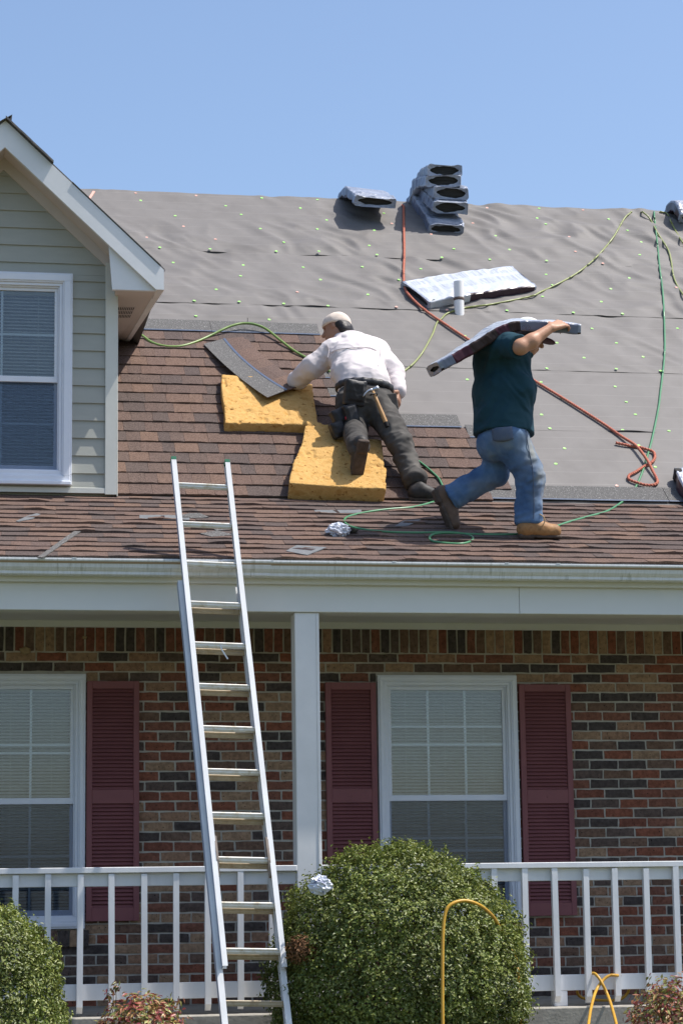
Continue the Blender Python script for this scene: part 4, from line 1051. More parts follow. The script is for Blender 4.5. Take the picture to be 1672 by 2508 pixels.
foam1 = foam(f1c, T1, 3, 'torn yellow foam pad under the bent shingle strip, farther up the roof', [(uvm(592, 930, T1)[0], uvm(592, 930, T1)[1], 0, .03, .02, .012), (*uvm(605, 1005, T1), 0, .025, .02, .014), (*uvm(655, 975, T1), 0, .06, .03, .008)])
foam2 = foam(f2c, T2, 9, 'thick yellow foam pad the kneeling worker kneels on, at the roof break', [(*uvm(780, 1120, T2), 0, .10, .02, .007), (fu, fv, 0, .10, .09, .020), (*uvm(925, 1140, T2), 0, .05, .03, .016), (*uvm(890, 1070, T2), 0, .09, .07, .018)])

# ------------------------------------------------------------------ shingle bundles
def bundle(label, path, wdirs, width, th, seed, group='wrapped shingle bundles', mats_=('wrap_white', 'wrap_side', 'wrap_side'), lens=(.40, .36), band=None, loc=None, flare=0.0, scuff=.004, ee=.24):
    r = random.Random(seed); P = spline(path, 2); n = len(P); K = 28
    if isinstance(wdirs, list): wdirs = [wdirs[min(i//2, len(wdirs)-1)] for i in range(n)]
    loc = P[n//2] if loc is None else loc
    root = thing('shingle_bundle', label, 'shingle bundle', loc, group)
    prof_ = []
    for k in range(K):
        a = 2*math.pi*(k+.5)/K; c, s = math.cos(a), math.sin(a); e = ee
        prof_.append((math.copysign(abs(c)**e, c), math.copysign(abs(s)**e, s)))
    fr = []; L_ = 0
    for i in range(n):
        t = (P[min(i+1, n-1)]-P[max(i-1, 0)]).normalized(); w = Vector(wdirs[i] if isinstance(wdirs, list) else wdirs); w = (w-t*w.dot(t)).normalized(); nn = w.cross(t).normalized()
        if nn.z < 0 and abs(nn.z) > .05: nn = -nn
        if i: L_ += (P[i]-P[i-1]).length
        fr.append((P[i], t, w, nn, L_))
    V = []; UV = []; F = []; M_ = []
    def ring(c, t, w, nn, sx, sy, u, ex=0.0, lensed=False):
        o = len(V)
        for k, (x, y) in enumerate(prof_):
            if lensed: a = 2*math.pi*(k+.5)/K; x, y = math.cos(a), math.sin(a)*(1-.25*abs(math.cos(a)))
            p = c+w*(x*width/2*sx)+nn*(y*th/2*sy)
            wob = scuff*(mnoise.noise(p*9+Vector((seed, 0, 0)))+.7*mnoise.noise(p*22+Vector((0, seed, 0)))+.5*mnoise.noise(p*48))
            p = p+nn*(y*wob*1.4)+w*(x*wob)+t*ex*r.uniform(.2, 1)
            V.append(p); UV.append((u, (x+1)/2*width))
        return o
    def join(a, b, mfn, flip=False):
        for k in range(K):
            q = (a+k, a+(k+1) % K, b+(k+1) % K, b+k); F.append(q[::-1] if flip else q)
            ym = (prof_[k][1]+prof_[(k+1) % K][1])/2; xm = (prof_[k][0]+prof_[(k+1) % K][0])/2
            M_.append(mfn(xm, ym))
    def mf(i):
        def f(x, y):
            ly_ = .62 if band is None else .93
            if y > ly_: return 0
            if y < -ly_: return 2
            if band is not None:
                return band(fr[i][4]/L_, x)
            return 1
        return f
    rings = [ring(*fr[i][:4], 1, 1, fr[i][4]) for i in range(n)]
    for i in range(n-1): join(rings[i], rings[i+1], mf(i))
    ends_ = []
    for i, sgn in ((0, -1), (n-1, 1)):
        c, t, w, nn, u = fr[i]
        a = ring(c+t*sgn*(.010+flare), t, w, nn, .97, .96, u+sgn*.01, ex=sgn*flare*.6)
        b_ = ring(c+t*sgn*(.012+flare*.3)+nn*0, t, w, nn, lens[0]*2, lens[1]*2, u+sgn*.03, lensed=True)
        join(rings[i], a, lambda x, y: 7 if y > -.62 else 2, flip=(sgn < 0)); join(a, b_, lambda x, y: 7, flip=(sgn < 0)); ends_.append((c, t*sgn, w, nn))
    me = bpy.data.meshes.new('wrapper'); me.from_pydata([p-loc for p in V], [], F)
    extra = ['wrap_brown', 'wrap_maroon', 'wrap_print', 'wrap_white', 'wrap_end']
    for m in list(mats_)+extra: me.materials.append(MATS[m])
    me.polygons.foreach_set('material_index', M_); me.polygons.foreach_set('use_smooth', [False]*len(F))
    ul = me.uv_layers.new(name='UVMap'); li = [v for f in F for v in f]
    ul.data.foreach_set('uv', [c for v in li for c in UV[v]]); me.update()
    link(bpy.data.objects.new('wrapper', me), root)
    # the shingles inside, showing at the open ends as a stack of thin edges
    k_ = 9
    for (c, t, w, nn) in ends_:
        mb = MB()
        for q in range(k_):
            y0 = -th*.44+th*.88*q/k_; y1 = y0+th*.88/k_*.82; dp = r.uniform(-.006, .002)
            a = c+t*(.002+dp)
            b4 = [a-w*width*.46+nn*y0, a+w*width*.46+nn*y0, a+w*width*.46+nn*y1, a-w*width*.46+nn*y1]
            mb.hexa([p-t*.05 for p in b4], b4)
        obj('shingle_layers', mb, 'bundle_end', root, kind='stuff')
    return root
def ridge_pt(u, d, w):
    """arc length d along the roof over the ridge (negative: front slope), w above it"""
    R_ = .10
    if d < -R_: return mr(u, SEAM[5]+d, w)
    if d > R_:
        p = mr(u, SEAM[5]-d, w); return Vector((u, 2*YR-p.y, p.z))
    a = mr(u, SEAM[5]-R_, w); b = Vector((u, 2*YR-a.y, a.z)); m = Vector((u, YR, ZR+w-.02)); t = (d+R_)/(2*R_)
    return a*(1-t)**2+m*2*t*(1-t)+b*t*t
# five bundles draped over the ridge
xs0 = pw(1081, 500, YR-.3).x
spec = [(-.66, 1091, 'lowest shingle bundle of the ridge stack, resting on the felt'), (-.60, 1101, 'second shingle bundle from the bottom of the ridge stack'),
        (-.52, 1103, 'middle shingle bundle of the five stacked on the ridge'), (-.44, 1083, 'fourth shingle bundle up in the ridge stack, just below the top one'),
        (-.36, 1087, 'topmost shingle bundle of the ridge stack, against the sky')]
for k, (d0, xp, lab) in enumerate(spec):
    w0 = .055+k*.100; pts = []
    yk = (548, 507, 472, 443, 418)[k]
    base = ridge_pt(0, d0, w0); u_ = pw(xp, yk, base.y).x
    zc_ = pw(xp, yk, base.y).z; p = Vector((u_, base.y, zc_ if k else base.z))
    th0, sb, sl_ = ((40, .48, .26), (31, .40, .28), (22, .30, .32), (14, .20, .38), (8, .12, .42))[k]
    n_ = 18; ds = 1.0/n_
    for i in range(n_+1):
        s_ = i*ds; t_ = min(1, max(0, (s_-sb)/sl_)); t_ = t_*t_*(3-2*t_); a_ = math.radians(th0+(-41-th0)*t_)
        pts.append(p.copy()+Vector((-.09*max(0, s_-.2), 0, 0))); p = p+Vector((0, math.cos(a_), math.sin(a_)))*ds
    bundle(lab, pts, Vector((1, 0.0, .02*(k-2))), 0.32, .106, 20+k, mats_=('wrap_end', 'wrap_print', 'wrap_end'), lens=(.41, .40), flare=.014, scuff=.012, group='shingle bundles stacked on the ridge')
# single bundle balanced across the ridge
yb0 = YR-.56; zb0 = pw(905, 500, yb0).z+.030; u_ = pw(917, 490, yb0).x; pts = []
for i in range(15):
    t = i/14
    if t < .55: pts.append(Vector((u_-.05*t, yb0+(YR-yb0)*t/.55, zb0+(ZR+.052-zb0)*math.sin(t/.55*math.pi/2))))
    else:
        d = (t-.55)*1.0; pts.append(Vector((u_-.05*t, YR+d*.80, ZR+.052-.25*d-1.1*d*d)))
bundle('lone shingle bundle lying across the ridge, left of the stack', pts, Vector((1, .03, -.05)), .375, .085, 33, mats_=('wrap_end', 'wrap_print', 'wrap_print'), lens=(.40, .42), flare=.016, scuff=.012, group='shingle bundles lying on the ridge')
# bundle at the right edge of the ridge
u_ = pw(1706, 520, YR-.3).x; pts = [ridge_pt(u_-.02*i/14, -.30+.95*i/14, .065+.07*math.exp(-(i-2)**2/8)) for i in range(15)]
bundle('shingle bundle on the ridge cut off by the right picture edge', pts, Vector((1, .0, .02)), .36, .11, 41, mats_=('wrap_end', 'wrap_side', 'wrap_side'), lens=(.42, .42), flare=.01, scuff=.008, group='shingle bundles lying on the ridge')
# bundle lying on the felt behind the vent pipe
th = .085
A, B = pm(1020, 723, .045), pm(1275, 686, .045); pts = [A.lerp(B, i/12)+Vector((0, 0, .012*math.sin(i/12*math.pi))) for i in range(13)]
wd_ = pm(998, 696, .045)-pm(1040, 750, .045)
bundle('white wrapped shingle bundle lying on the felt behind the vent pipe', pts, -wd_, wd_.length, th, 55, mats_=('wrap_white', 'wrap_side', 'wrap_side'), lens=(.44, .42), flare=.008, scuff=.006, group='shingle bundles on the felt',
       band=lambda f, x: (1 if f > .36 or x < 0 else 6))
# torn wrapper end at the right edge, lower down
u_ = pm(1700, 1190, .06).x; pts = [pm(1668, 1160, .06), pm(1680, 1185, .07), pm(1695, 1215, .06), pm(1705, 1235, .055)]
bundle('crumpled end of a wrapped bundle at the right edge above the starter strip', pts, Vector((1, .3, .2)), .13, .10, 61, mats_=('plastic_film', 'wrap_side', 'wrap_side'), flare=.004, scuff=.016, group='shingle bundles on the felt')

# ------------------------------------------------------------------ vent pipe
vb = pm(1124, 771, .0); vt_y = 690
vz1 = pw(1124, 690, vb.y).z
vent = thing('vent_pipe', 'white plastic vent pipe with a dirty band standing in front of the lying bundle', 'vent pipe', vb)
R_ = .0405; mb = MB(); mb.tube([vb+Vector((0, 0, -.1)), Vector((vb.x, vb.y, vz1))], R_, 24, cap=False); mb.tube([Vector((vb.x, vb.y, vz1)), vb+Vector((0, 0, .0))], R_-.005, 24, cap=False)
o = 0; mb2 = []
ringo = [(vb.x+math.cos(2*math.pi*i/24)*R_, vb.y+math.sin(2*math.pi*i/24)*R_, vz1) for i in range(24)]; ringi = [(vb.x+math.cos(2*math.pi*i/24)*(R_-.005), vb.y+math.sin(2*math.pi*i/24)*(R_-.005), vz1) for i in range(24)]
mb.add(ringo+ringi, [(i, (i+1) % 24, 24+(i+1) % 24, 24+i) for i in range(24)])
obj('pipe', mb, 'pvc', vent, smooth=True)
bzz = pw(1124, 733, vb.y).z; mb = MB(); P = []
for i in range(25):
    a = 2*math.pi*i/24; c, s = math.cos(a), math.sin(a)
    P.append([(vb.x+c*(R_+.0012), vb.y+s*(R_+.0012), bzz-.012-.006*nz(i*.9, 1)), (vb.x+c*(R_+.0035), vb.y+s*(R_+.0035), bzz+.002), (vb.x+c*(R_+.001), vb.y+s*(R_+.001), bzz+.013+.012*nz(i*.8, 4))])
mb.grid(P); obj('dirt_band', mb, 'dirt_band', vent)
mb = MB()
for (x, y, w, h) in ((1103, 757, .035, .05), (1138, 766, .022, .045)):
    c = pm(x, y, .012); r2 = random.Random(int(x)); q = [c+Vector((dx*w+r2.uniform(-.008, .008), dv*h*.766, dv*h*.643)) for dx, dv in ((-.5, -.5), (.1, -.6), (.5, -.4), (.55, .4), (0, .55), (-.5, .4))]
    mb.prism(q, (0, .005, -.009))
obj('flange', mb, 'flange', vent, fixn=True)

# ------------------------------------------------------------------ ropes and hoses
def cable(name, label, cat, pts, r, m, group=None, n=8, sub=7):
    mb = MB(); S = spline(pts, sub); mb.tube(S, r*1.2, n); loc = S[0]
    o = obj(name, mb, m, smooth=True); rebase(o, loc); return tag(o, label, cat, group)
def onM(l, w):
    px = spline([(x, y, (q[0] if q else w)) for x, y, *q in l], 6); out = []
    for x, y, ww in px:
        p = pm(x, y, ww); v = (p.y-YK+ww*math.sin(S40))/math.cos(S40)
        out.append(pm(x, y, ww+felt_h(p.x, v)-.004))
    return out
def onP(l, w): return [pp(x, y, w if len(q) == 0 else q[0]) for x, y, *q in l]
rope_px = [(988, 506), (988.5, 560), (989.5, 620), (988, 668), (991, 704), (1006, 728, .02), (1042, 761, .022), (1090, 794), (1146, 831), (1222, 877), (1298, 926), (1400, 989), (1480, 1040), (1517, 1066), (1551, 1087, .035), (1566, 1102, .04), (1584, 1127, .04), (1597, 1153, .03), (1608, 1175),
           (1607, 1184), (1596, 1188), (1578, 1187.5), (1553, 1180), (1539, 1173), (1540, 1164), (1556, 1155.5), (1578, 1141, .016), (1594, 1133), (1602, 1122), (1601, 1110), (1594, 1104), (1581.6, 1100), (1566, 1095.5, .014), (1548.6, 1093.5, .014), (1529, 1089), (1507, 1084.5)]
rp = onM(rope_px, .020)
rp = [ridge_pt(rp[0].x-.05, .5, .015), ridge_pt(rp[0].x-.02, .1, .02), ridge_pt(rp[0].x, -.03, .02)]+rp
S = spline(rp, 8); mb = MB(); mb.tube(S, .0095, 8)
o = obj('rope', mb, 'rope', smooth=True); rebase(o, S[20]); tag(o, 'red braided rope running down from the ridge stack to a figure of eight loop', 'rope')
# braid: two strands winding round the core
mb = MB()
for ph in (0, math.pi):
    pts = []; D = 0; fine = spline(rp, 26); prev = None
    for i, p in enumerate(fine):
        t = (fine[min(i+1, len(fine)-1)]-fine[max(i-1, 0)]).normalized()
        if prev is None: x = t.orthogonal().normalized()
        else: x = (prev-t*prev.dot(t)).normalized()
        prev = x; y = t.cross(x)
        if i: D += (p-fine[i-1]).length
        a = D/.045*2*math.pi+ph; pts.append(p+(x*math.cos(a)+y*math.sin(a))*.0062)
    mb.tube(pts, .0058, 5)
br = obj('braid', mb, 'rope', o, smooth=True)
h1 = onM([(1545, 519), (1527, 536), (1502, 579), (1473, 615), (1445, 643), (1410, 670), (1369, 693), (1323, 715), (1297, 726), (1203, 745), (1138, 754), (1096, 767), (1080, 781), (1069, 791), (1060, 815), (1050, 835), (1032, 866), (1010, 892), (980, 914), (950, 925), (900, 930), (860, 915)], .012)
h1 = [ridge_pt(h1[0].x+.06, .3, .012), ridge_pt(h1[0].x+.03, .0, .012)]+h1
cable('air_hose', 'long olive air hose curving from the ridge behind the lying bundle to the kneeling worker', 'air hose', h1, .0065, 'hose_olive', 'air hoses over the felt')
hl = [(334, 811), (352, 824), (372, 838), (395, 846), (424, 849), (452, 846), (486, 835), (519, 820, .03), (552, 804, .05), (574, 796, .06), (596, 792, .06), (622, 794, .06), (652, 806, .05), (690, 836, .04), (722, 860, .03), (757, 880, .03), (800, 905, .03), (830, 925, .04)]
hlp = onM(hl, .022); hlp = [pm(318, 795, .02)]+hlp
cable('air_hose', 'lime green air hose arching over the shingles from the dormer eave to the reaching arm', 'air hose', hlp, .0085, 'hose_lime', 'air hoses over the felt')
mb = MB(); a, b = hlp[9], hlp[9]; a = pm(606, 792, .058); mb.tube([a+Vector((0, 0, -.012)), a+Vector((.002, 0, .045))], .0022, 5); obj('cable_tie', mb, 'dark', bpy.data.objects['air_hose.001'])
h3 = onM([(1572, 519), (1589, 534), (1611, 574), (1634, 610), (1642, 638), (1647, 672), (1656, 697), (1672, 722), (1690, 745)], .012); h3 = [ridge_pt(h3[0].x-.03, .3, .012), ridge_pt(h3[0].x-.01, .0, .014)]+h3
cable('air_hose', 'olive air hose crossing under the green hose near the right end of the ridge', 'air hose', h3, .0062, 'hose_olive', 'air hoses over the felt')
h4 = onM([(1616, 519), (1632, 523), (1642, 543), (1655, 569), (1672, 596), (1690, 622)], .012); h4 = [ridge_pt(h4[0].x-.05, .2, .012), ridge_pt(h4[0].x-.02, .0, .014)]+h4
cable('air_hose', 'short stretch of olive air hose nearest the bundle at the right edge of the ridge', 'air hose', h4, .0062, 'hose_olive', 'air hoses over the felt')
gg = onM([(1600, 519), (1604, 558), (1609, 602), (1614, 655), (1620, 700), (1624, 750), (1626.6, 837), (1625, 880), (1622, 910), (1616, 960), (1611, 1000), (1596, 1073), (1586, 1110), (1575, 1147), (1558, 1188), (1544, 1208), (1524, 1228)], .011)
gg = [ridge_pt(gg[0].x-.05, .3, .011), ridge_pt(gg[0].x-.01, .02, .014)]+gg
gg += onP([(1504, 1242), (1480, 1254), (1440, 1265), (1390, 1279), (1344, 1295), (1310, 1302), (1270, 1308), (1200, 1309.5), (1150, 1308), (1090, 1305, .022), (1060, 1309, .022), (1051, 1318, .016), (1062, 1326, .016), (1100, 1331), (1135, 1331), (1157, 1322), (1150, 1312), (1120, 1305), (1080, 1303.5), (1034, 1304.5), (954, 1303), (893, 1297), (860, 1290), (845, 1281), (843, 1273), (856, 1264), (900, 1254), (954, 1247), (1008, 1242.5), (1052, 1232), (1075, 1222)], .013)
gg += onM([(1086, 1205), (1084, 1193), (1075, 1174), (1064, 1162), (1040, 1141), (1013, 1121), (990, 1105)], .030)
cable('air_hose', 'dark green air hose down the right of the felt and looped on the porch roof', 'air hose', gg, .0068, 'hose_green', 'air hoses over the felt', sub=6)

# ------------------------------------------------------------------ bent shingle strip held by the worker
n = 14; P = []; Q = []
A0, A1, A2 = (499, 842), (574, 914), (655, 973); B0, B1, B2 = (549, 829), (614, 896), (702, 955); C0, C1, C2 = (603, 824), (660, 884), (751, 941)
def bez(a, b, c, t):
    m = (2*b[0]-.5*a[0]-.5*c[0], 2*b[1]-.5*a[1]-.5*c[1]); return (a[0]*(1-t)**2+2*m[0]*t*(1-t)+c[0]*t*t, a[1]*(1-t)**2+2*m[1]*t*(1-t)+c[1]*t*t)
for i in range(n+1):
    t = i/n; w = .026+.115*t**1.15+.008*math.sin(t*6)
    a, b, c = bez(A0, A1, A2, t), bez(B0, B1, B2, t), bez(C0, C1, C2, t)
    P.append([pm(*a, w+.015), pm((a[0]+b[0])/2, (a[1]+b[1])/2, w+.008), pm(*b, w+.004)]); Q.append([pm(*b, w+.0045), pm((b[0]+c[0])/2, (b[1]+c[1])/2, w+.004), pm(*c, w*.8)])
strip = thing('shingle_strip', 'long bent shingle strip with a blue tar line held by the kneeling worker', 'shingle strip', P[7][2])
nn = mr(0, 0, 1)-mr(0, 0, 0); mb = MB(); mb.grid(P, thick=nn*.006); obj('granule_band', mb, 'granule', strip, fixn=True)
mb = MB(); mb.grid([[p[2]+nn*.0022-(p[2]-p[1]).normalized()*.012, p[2]+nn*.0025+(p[2]-p[1]).normalized()*.010] for p in P], thick=nn*.002); obj('tar_line', mb, 'tar', strip, fixn=True)
k = 0
while k < n:
    s_ = RNG.choice((2, 3)); e_ = min(n, k+s_); mb = MB(); mb.grid([[p+nn*.001*(k % 2) for p in Q[i]] for i in range(k, e_+1)], thick=nn*.009); obj('tab', mb, 'shingle', strip, fixn=True); k = e_

# ------------------------------------------------------------------ scraps on the porch roof
def scrap(px, label, m='shingle_back', th_=.006, lift=.017, spots=()):
    q = [pp(x, y, lift+(z[0] if z else 0)) for x, y, *z in px]; mb = MB(); c = sum(q, Vector())/len(q); nP = pr(0, 0, 1)-pr(0, 0, 0)
    mb.prism(q, -nP*th_)
    o = obj('shingle_scrap', mb, m, fixn=True); rebase(o, c); tag(o, label, 'shingle scrap', 'shingle scraps on the porch roof')
    for sp in spots:
        mb = MB(); mb.prism([pp(x, y, lift+.0012) for x, y in sp], -nP*.001); obj('tar_patch', mb, 'wrap_brown', o, fixn=True)
    return o
scrap([(40, 1276), (68, 1263), (90, 1257), (100, 1259), (80, 1270), (46, 1277)], 'small grey shingle scrap nearest the left picture edge below the dormer')
scrap([(92, 1364), (106, 1365), (200, 1300), (184, 1299)], 'long thin granule scrap lying diagonally above the gutter at left', 'granule')
scrap([(342, 1261), (413, 1261), (466, 1264), (464, 1273), (420, 1272), (342, 1270)], 'flat grey strip with a tar spot left of the ladder', spots=[[(394, 1262.5), (403, 1262.5), (404, 1269.5), (396, 1269.5)]])
scrap([(434, 1263), (462, 1257, .01), (488, 1256, .015), (512, 1266, .004), (496, 1268), (440, 1268)], 'curled granule scrap behind the second ladder rung', 'granule')
scrap([(516, 1290), (560, 1287), (574, 1293), (566, 1297), (530, 1299)], 'granule scrap between the ladder rails, upper of two', 'granule')
scrap([(490, 1306), (532, 1299, .008), (570, 1309), (556, 1311), (518, 1314)], 'granule scrap between the ladder rails, lower of two', 'granule')
scrap([(700, 1349), (726, 1335), (800, 1340), (752, 1359)], 'kite shaped grey shingle scrap on the porch roof above the gutter', spots=[[(716, 1343), (730, 1341), (772, 1345), (762, 1348)]])
scrap([(769, 1249), (815, 1249), (884, 1248), (886, 1256), (828, 1256), (774, 1256)], 'grey strip in two lengths below the thick foam pad', spots=[[(815, 1249.5), (825, 1249), (832, 1255.5), (826, 1255.5)]])
scrap([(965, 1289), (990, 1274), (1030, 1272), (1020, 1277), (998, 1287)], 'dark shingle offcut in the shadow of the walking worker', 'shingle_back')
# crumpled film
def film(c, r, seed, label, group, sq=(1, .8, .7), tail=None):
    V = []; F = []; nu, nv = 26, 18
    for i in range(nv+1):
        for j in range(nu):
            a = 2*math.pi*j/nu; b = math.pi*i/nv; d = Vector((math.sin(b)*math.cos(a), math.sin(b)*math.sin(a), math.cos(b)))
            k = 1+.35*nz(d.x*2.2+seed, d.y*2.2, d.z*2.2)+.28*(1-2*abs(nz(d.x*4+seed, d.y*4, d.z*4)))
            p = Vector((d.x*sq[0], d.y*sq[1], d.z*sq[2]))*r*k
            V.append(c+p)
    for i in range(nv):
        for j in range(nu): F.append((i*nu+j, (i+1)*nu+j, (i+1)*nu+(j+1) % nu, i*nu+(j+1) % nu))
    mb = MB(); mb.add(V, F)
    if tail:
        P = [[c.lerp(tail, t)+Vector((0, dy*(.05*t+.02), .012*nz(t*6, dy*3+seed)+.02*(1-t))) for dy in (-1, -.3, .4, 1)] for t in (0.2, .4, .6, .8, 1)]
        mb.grid(P)
    o = obj('plastic_wrapper', mb, 'plastic_film'); rebase(o, c-Vector((0, 0, r*.5))); return tag(o, label, 'plastic wrapper', group)
film(pp(828, 1299, .04), .055, 3, 'crumpled white plastic wrapper lying on the porch roof', 'crumpled plastic wrappers', sq=(1.15, .8, .75), tail=pp(876, 1301, .02))

# ------------------------------------------------------------------ people
NM = (mr(0, 0, 1)-mr(0, 0, 0)).normalized(); UPS = (mr(0, 1, 0)-mr(0, 0, 0)).normalized()
NP = (pr(0, 0, 1)-pr(0, 0, 0)).normalized()
def V3(*a): return Vector(a)
def axes(z, x):
    z = Vector(z).normalized(); x = Vector(x); x = (x-z*x.dot(z)).normalized(); y = z.cross(x); return np.array([[x[i], y[i], z[i]] for i in range(3)])
def head(s, c, up, fwd, r=.098):
    """skull, jaw, nose, ears, brow into the body surface"""
    up = Vector(up).normalized(); f = Vector(fwd); f = (f-up*f.dot(up)).normalized(); l = up.cross(f)
    R = np.array([[f[i], l[i], up[i]] for i in range(3)])
    s.ell(c+up*.02-f*.008, (r, r*.78, r*1.05), .02, rot=R)
    s.ell(c-up*.055+f*.03, (r*.62, r*.58, r*.62), .03, rot=R)
    s.limb(c+f*r*.86+up*.018, c+f*(r*1.12)-up*.018, .010, .016, .018)
    s.limb(c+f*r*.82+up*.03+l*.03, c+f*r*.82+up*.03-l*.03, .012, .012, .02)
    s.limb(c+f*r*.86-up*.055+l*.018, c+f*r*.86-up*.055-l*.018, .011, .011, .012)
    for g in (1, -1):
        s.ell(c-f*.004+l*g*r*.80+up*.0, (.016, .010, .030), .008, rot=R)
        s.ell(c+f*r*.78+l*g*.032+up*.018, (.010, .014, .008), .006, rot=R, sub=True)
    return f, l, up
def hand(s, wrist, knuck, nrm, curl, side, L=.085, spread=.021, fl=(.068, .078, .072, .056), hold=0.0):
    """palm and five separate bent fingers; nrm = back of the hand, curl = bend towards the palm per joint (rad)"""
    d = (knuck-wrist).normalized(); nrm = (nrm-d*nrm.dot(d)).normalized(); w = d.cross(nrm)*side
    for k in range(4):
        o = (k-1.5)*spread; s.limb(wrist+w*o*.45, knuck+w*o-nrm*.002*abs(k-1.5), .019, .0135, .012)
    for k in range(4):
        o = (k-1.5)*spread; p = knuck+w*o; a = .25; dd = d
        for j, f in enumerate((.48, .30, .24)):
            a = curl*(.75 if j == 0 else 1.0)+(0 if j == 0 else a)
            q = p+(d*math.cos(a)-nrm*math.sin(a))*fl[k]*f*1.25; s.limb(p, q, .0105-.001*j, .0098-.0012*j, .0035); p = q
    b = wrist+d*.025+w*(-1.6*spread); t1 = b+(d*.6-w*.75-nrm*.35).normalized()*.038; t2 = t1+(d*.85-w*.15-nrm*.5).normalized()*.034
    s.limb(wrist+d*.012, b, .017, .016, .014); s.chain([b, t1, t2], [.0145, .0125, .0105], .006)

# --- kneeling worker ---------------------------------------------------------
kneeL = pm(866, 1046, T2+.055); toeL = pm(875, 1163, T2+.0); heelL = toeL+NM*.235+UPS*.02; ankL = toeL+NM*.165+UPS*.085
hipL, hipR = pw(866, 992, 15.70), pw(922, 990, 15.72); kneeR = pw(979, 1082, 15.46); ankR = pw(1019, 1190, 15.30)
waist = pw(891, 938, 15.78); chest = pw(873, 882, 16.0); uppr = pw(866, 852, 16.12)
shL, shR = pw(815, 862, 16.10), pw(921, 858, 16.12)
elL = pw(764, 900, 16.12); wrL = pw(722, 936, 16.30); knL = pw(704, 953, 16.36)
elR = pw(965, 912, 15.98); wrR = pw(976, 960, 15.84); knR = pw(975, 984, 15.80)
hd = pw(824, 806, 16.26); hup = V3(-.10, .30, .95).normalized(); hf = V3(-.86, .50, -.25)
WKR = thing('person', 'kneeling roofer in a white shirt, beige cap and black work trousers', 'person', pm(925, 1205, 0))
b = SDF(.0065)
fw, lf_, up_ = head(b, hd, hup, hf)
b.limb(hd-hup*.06-fw*.02, uppr+V3(0, 0, .01), .058, .064, .03)
b.limb(waist, chest, .105, .115, .05, sc=(1.3, 1, 1)); b.limb(chest, uppr, .115, .10, .05, sc=(1.35, 1, 1)); b.limb(shL, shR, .062, .062, .04)
b.chain([shL, elL, wrL], [.056, .046, .032]); b.chain([shR, elR, wrR], [.056, .046, .032])
b.limb(hipL, hipR, .105, .105, .05); b.limb((hipL+hipR)/2, waist, .12, .11, .05, sc=(1.25, 1, 1))
b.chain([hipL, kneeL, ankL], [.085, .058, .045]); b.chain([hipR, kneeR, ankR], [.085, .058, .045])
b.chain([ankL, toeL+NM*.11+UPS*.055], [.038, .026]); b.chain([ankR, pw(1040, 1214, 15.26)], [.04, .03])
hand(b, wrL, knL, V3(-.1, -.35, .9), .75, 1); hand(b, wrR, knR, V3(.9, -.4, .1), .55, -1)
sdf_obj('body', b, 'skin_dark', WKR, sm=1)
s = SDF(.008)                                                       # shirt
s.limb(waist+V3(0, -.04, -.10), waist, .138, .136, .05, sc=(1.32, 1, 1)); s.limb(waist, chest, .134, .140, .05, sc=(1.34, 1, 1)); s.limb(chest, uppr, .140, .118, .05, sc=(1.36, 1, 1)); s.limb(shL, shR, .082, .082, .05)
s.ell(pw(868, 912, 15.86), (.17, .12, .10), .06); s.limb(pw(866, 836, 16.16), pw(852, 830, 16.2), .072, .066, .04)
s.chain([shL, elL, wrL.lerp(elL, .06)], [.090, .076, .054], .035); s.chain([shR, elR, wrR.lerp(elR, .05)], [.085, .070, .052], .035)
s.limb(elL, wrL.lerp(elL, .2), .066, .066, .03)
s.plane(hd-hup*.085, hup)
s.plane(waist+V3(0, 0, -.10), V3(0, -.30, -.95))
dn = (wrL-elL).normalized()
sdf_obj('shirt', s, 'white_shirt', WKR, fold=dict(amp=.0095, f1=8, f2=21, seed=3, zones=[(waist, .22, .008, (.5, .3, 1)), (elL, .15, .007, tuple(dn)), (elR, .15, .007, (.4, 0, -1)), (shL, .16, .007, (1, 0, .6)), (shR, .15, .006, (-1, 0, .5))]))
shj = bpy.data.objects['shirt']; sv = np.array([v.co for v in shj.data.vertices])+np.array(world_loc(shj)); spx = np.stack([836+FPX*(sv@cr)/(sv@cf), 1254-FPX*(sv@cu)/(sv@cf)], 1)
def on_shirt(x, y):
    d = (spx[:, 0]-x)**2+(spx[:, 1]-y)**2; near = np.argsort(d)[:24]; return pw(x, y, sv[near, 1].min()-.0015)
mb = MB(); mb.tube([on_shirt(x, y) for x, y in ((806, 866), (820, 858), (840, 853), (862, 852), (885, 850), (905, 851), (922, 858))], .003, 5)
mb.tube([on_shirt(x, y) for x, y in ((800, 842), (806, 856), (803, 875), (797, 890))], .003, 5); mb.tube([on_shirt(x, y) for x, y in ((928, 845), (932, 862), (930, 880), (926, 896))], .003, 5)
obj('shirt_seam', mb, 'white_shirt', WKR)
s = SDF(.006); s.limb(pw(852, 838, 16.06), pw(835, 834, 16.2), .062, .060, .02); s.limb(pw(850, 834, 16.12), pw(838, 830, 16.22), .05, .05, .02, sub=False); sdf_obj('collar', s, 'white_shirt', WKR, fold=dict(amp=.004, f1=14, f2=30, seed=4))
s = SDF(.006)                                                       # cuffs
d_ = (wrL-elL).normalized(); s.limb(wrL-d_*.045, wrL+d_*.012, .053, .056, .004, flat=True); d_ = (wrR-elR).normalized(); s.limb(wrR-d_*.045, wrR+d_*.01, .050, .052, .004, flat=True)
sdf_obj('shirt_cuff', s, 'white_shirt', WKR, sm=1, fold=dict(amp=.004, f1=14, f2=30, seed=8))
s = SDF(.008)                                                       # trousers
s.limb(hipL, hipR, .122, .122, .05); s.limb((hipL+hipR)/2+V3(0, 0, .02), waist+V3(0, 0, -.01), .135, .125, .05, sc=(1.3, 1, 1), flat=False)
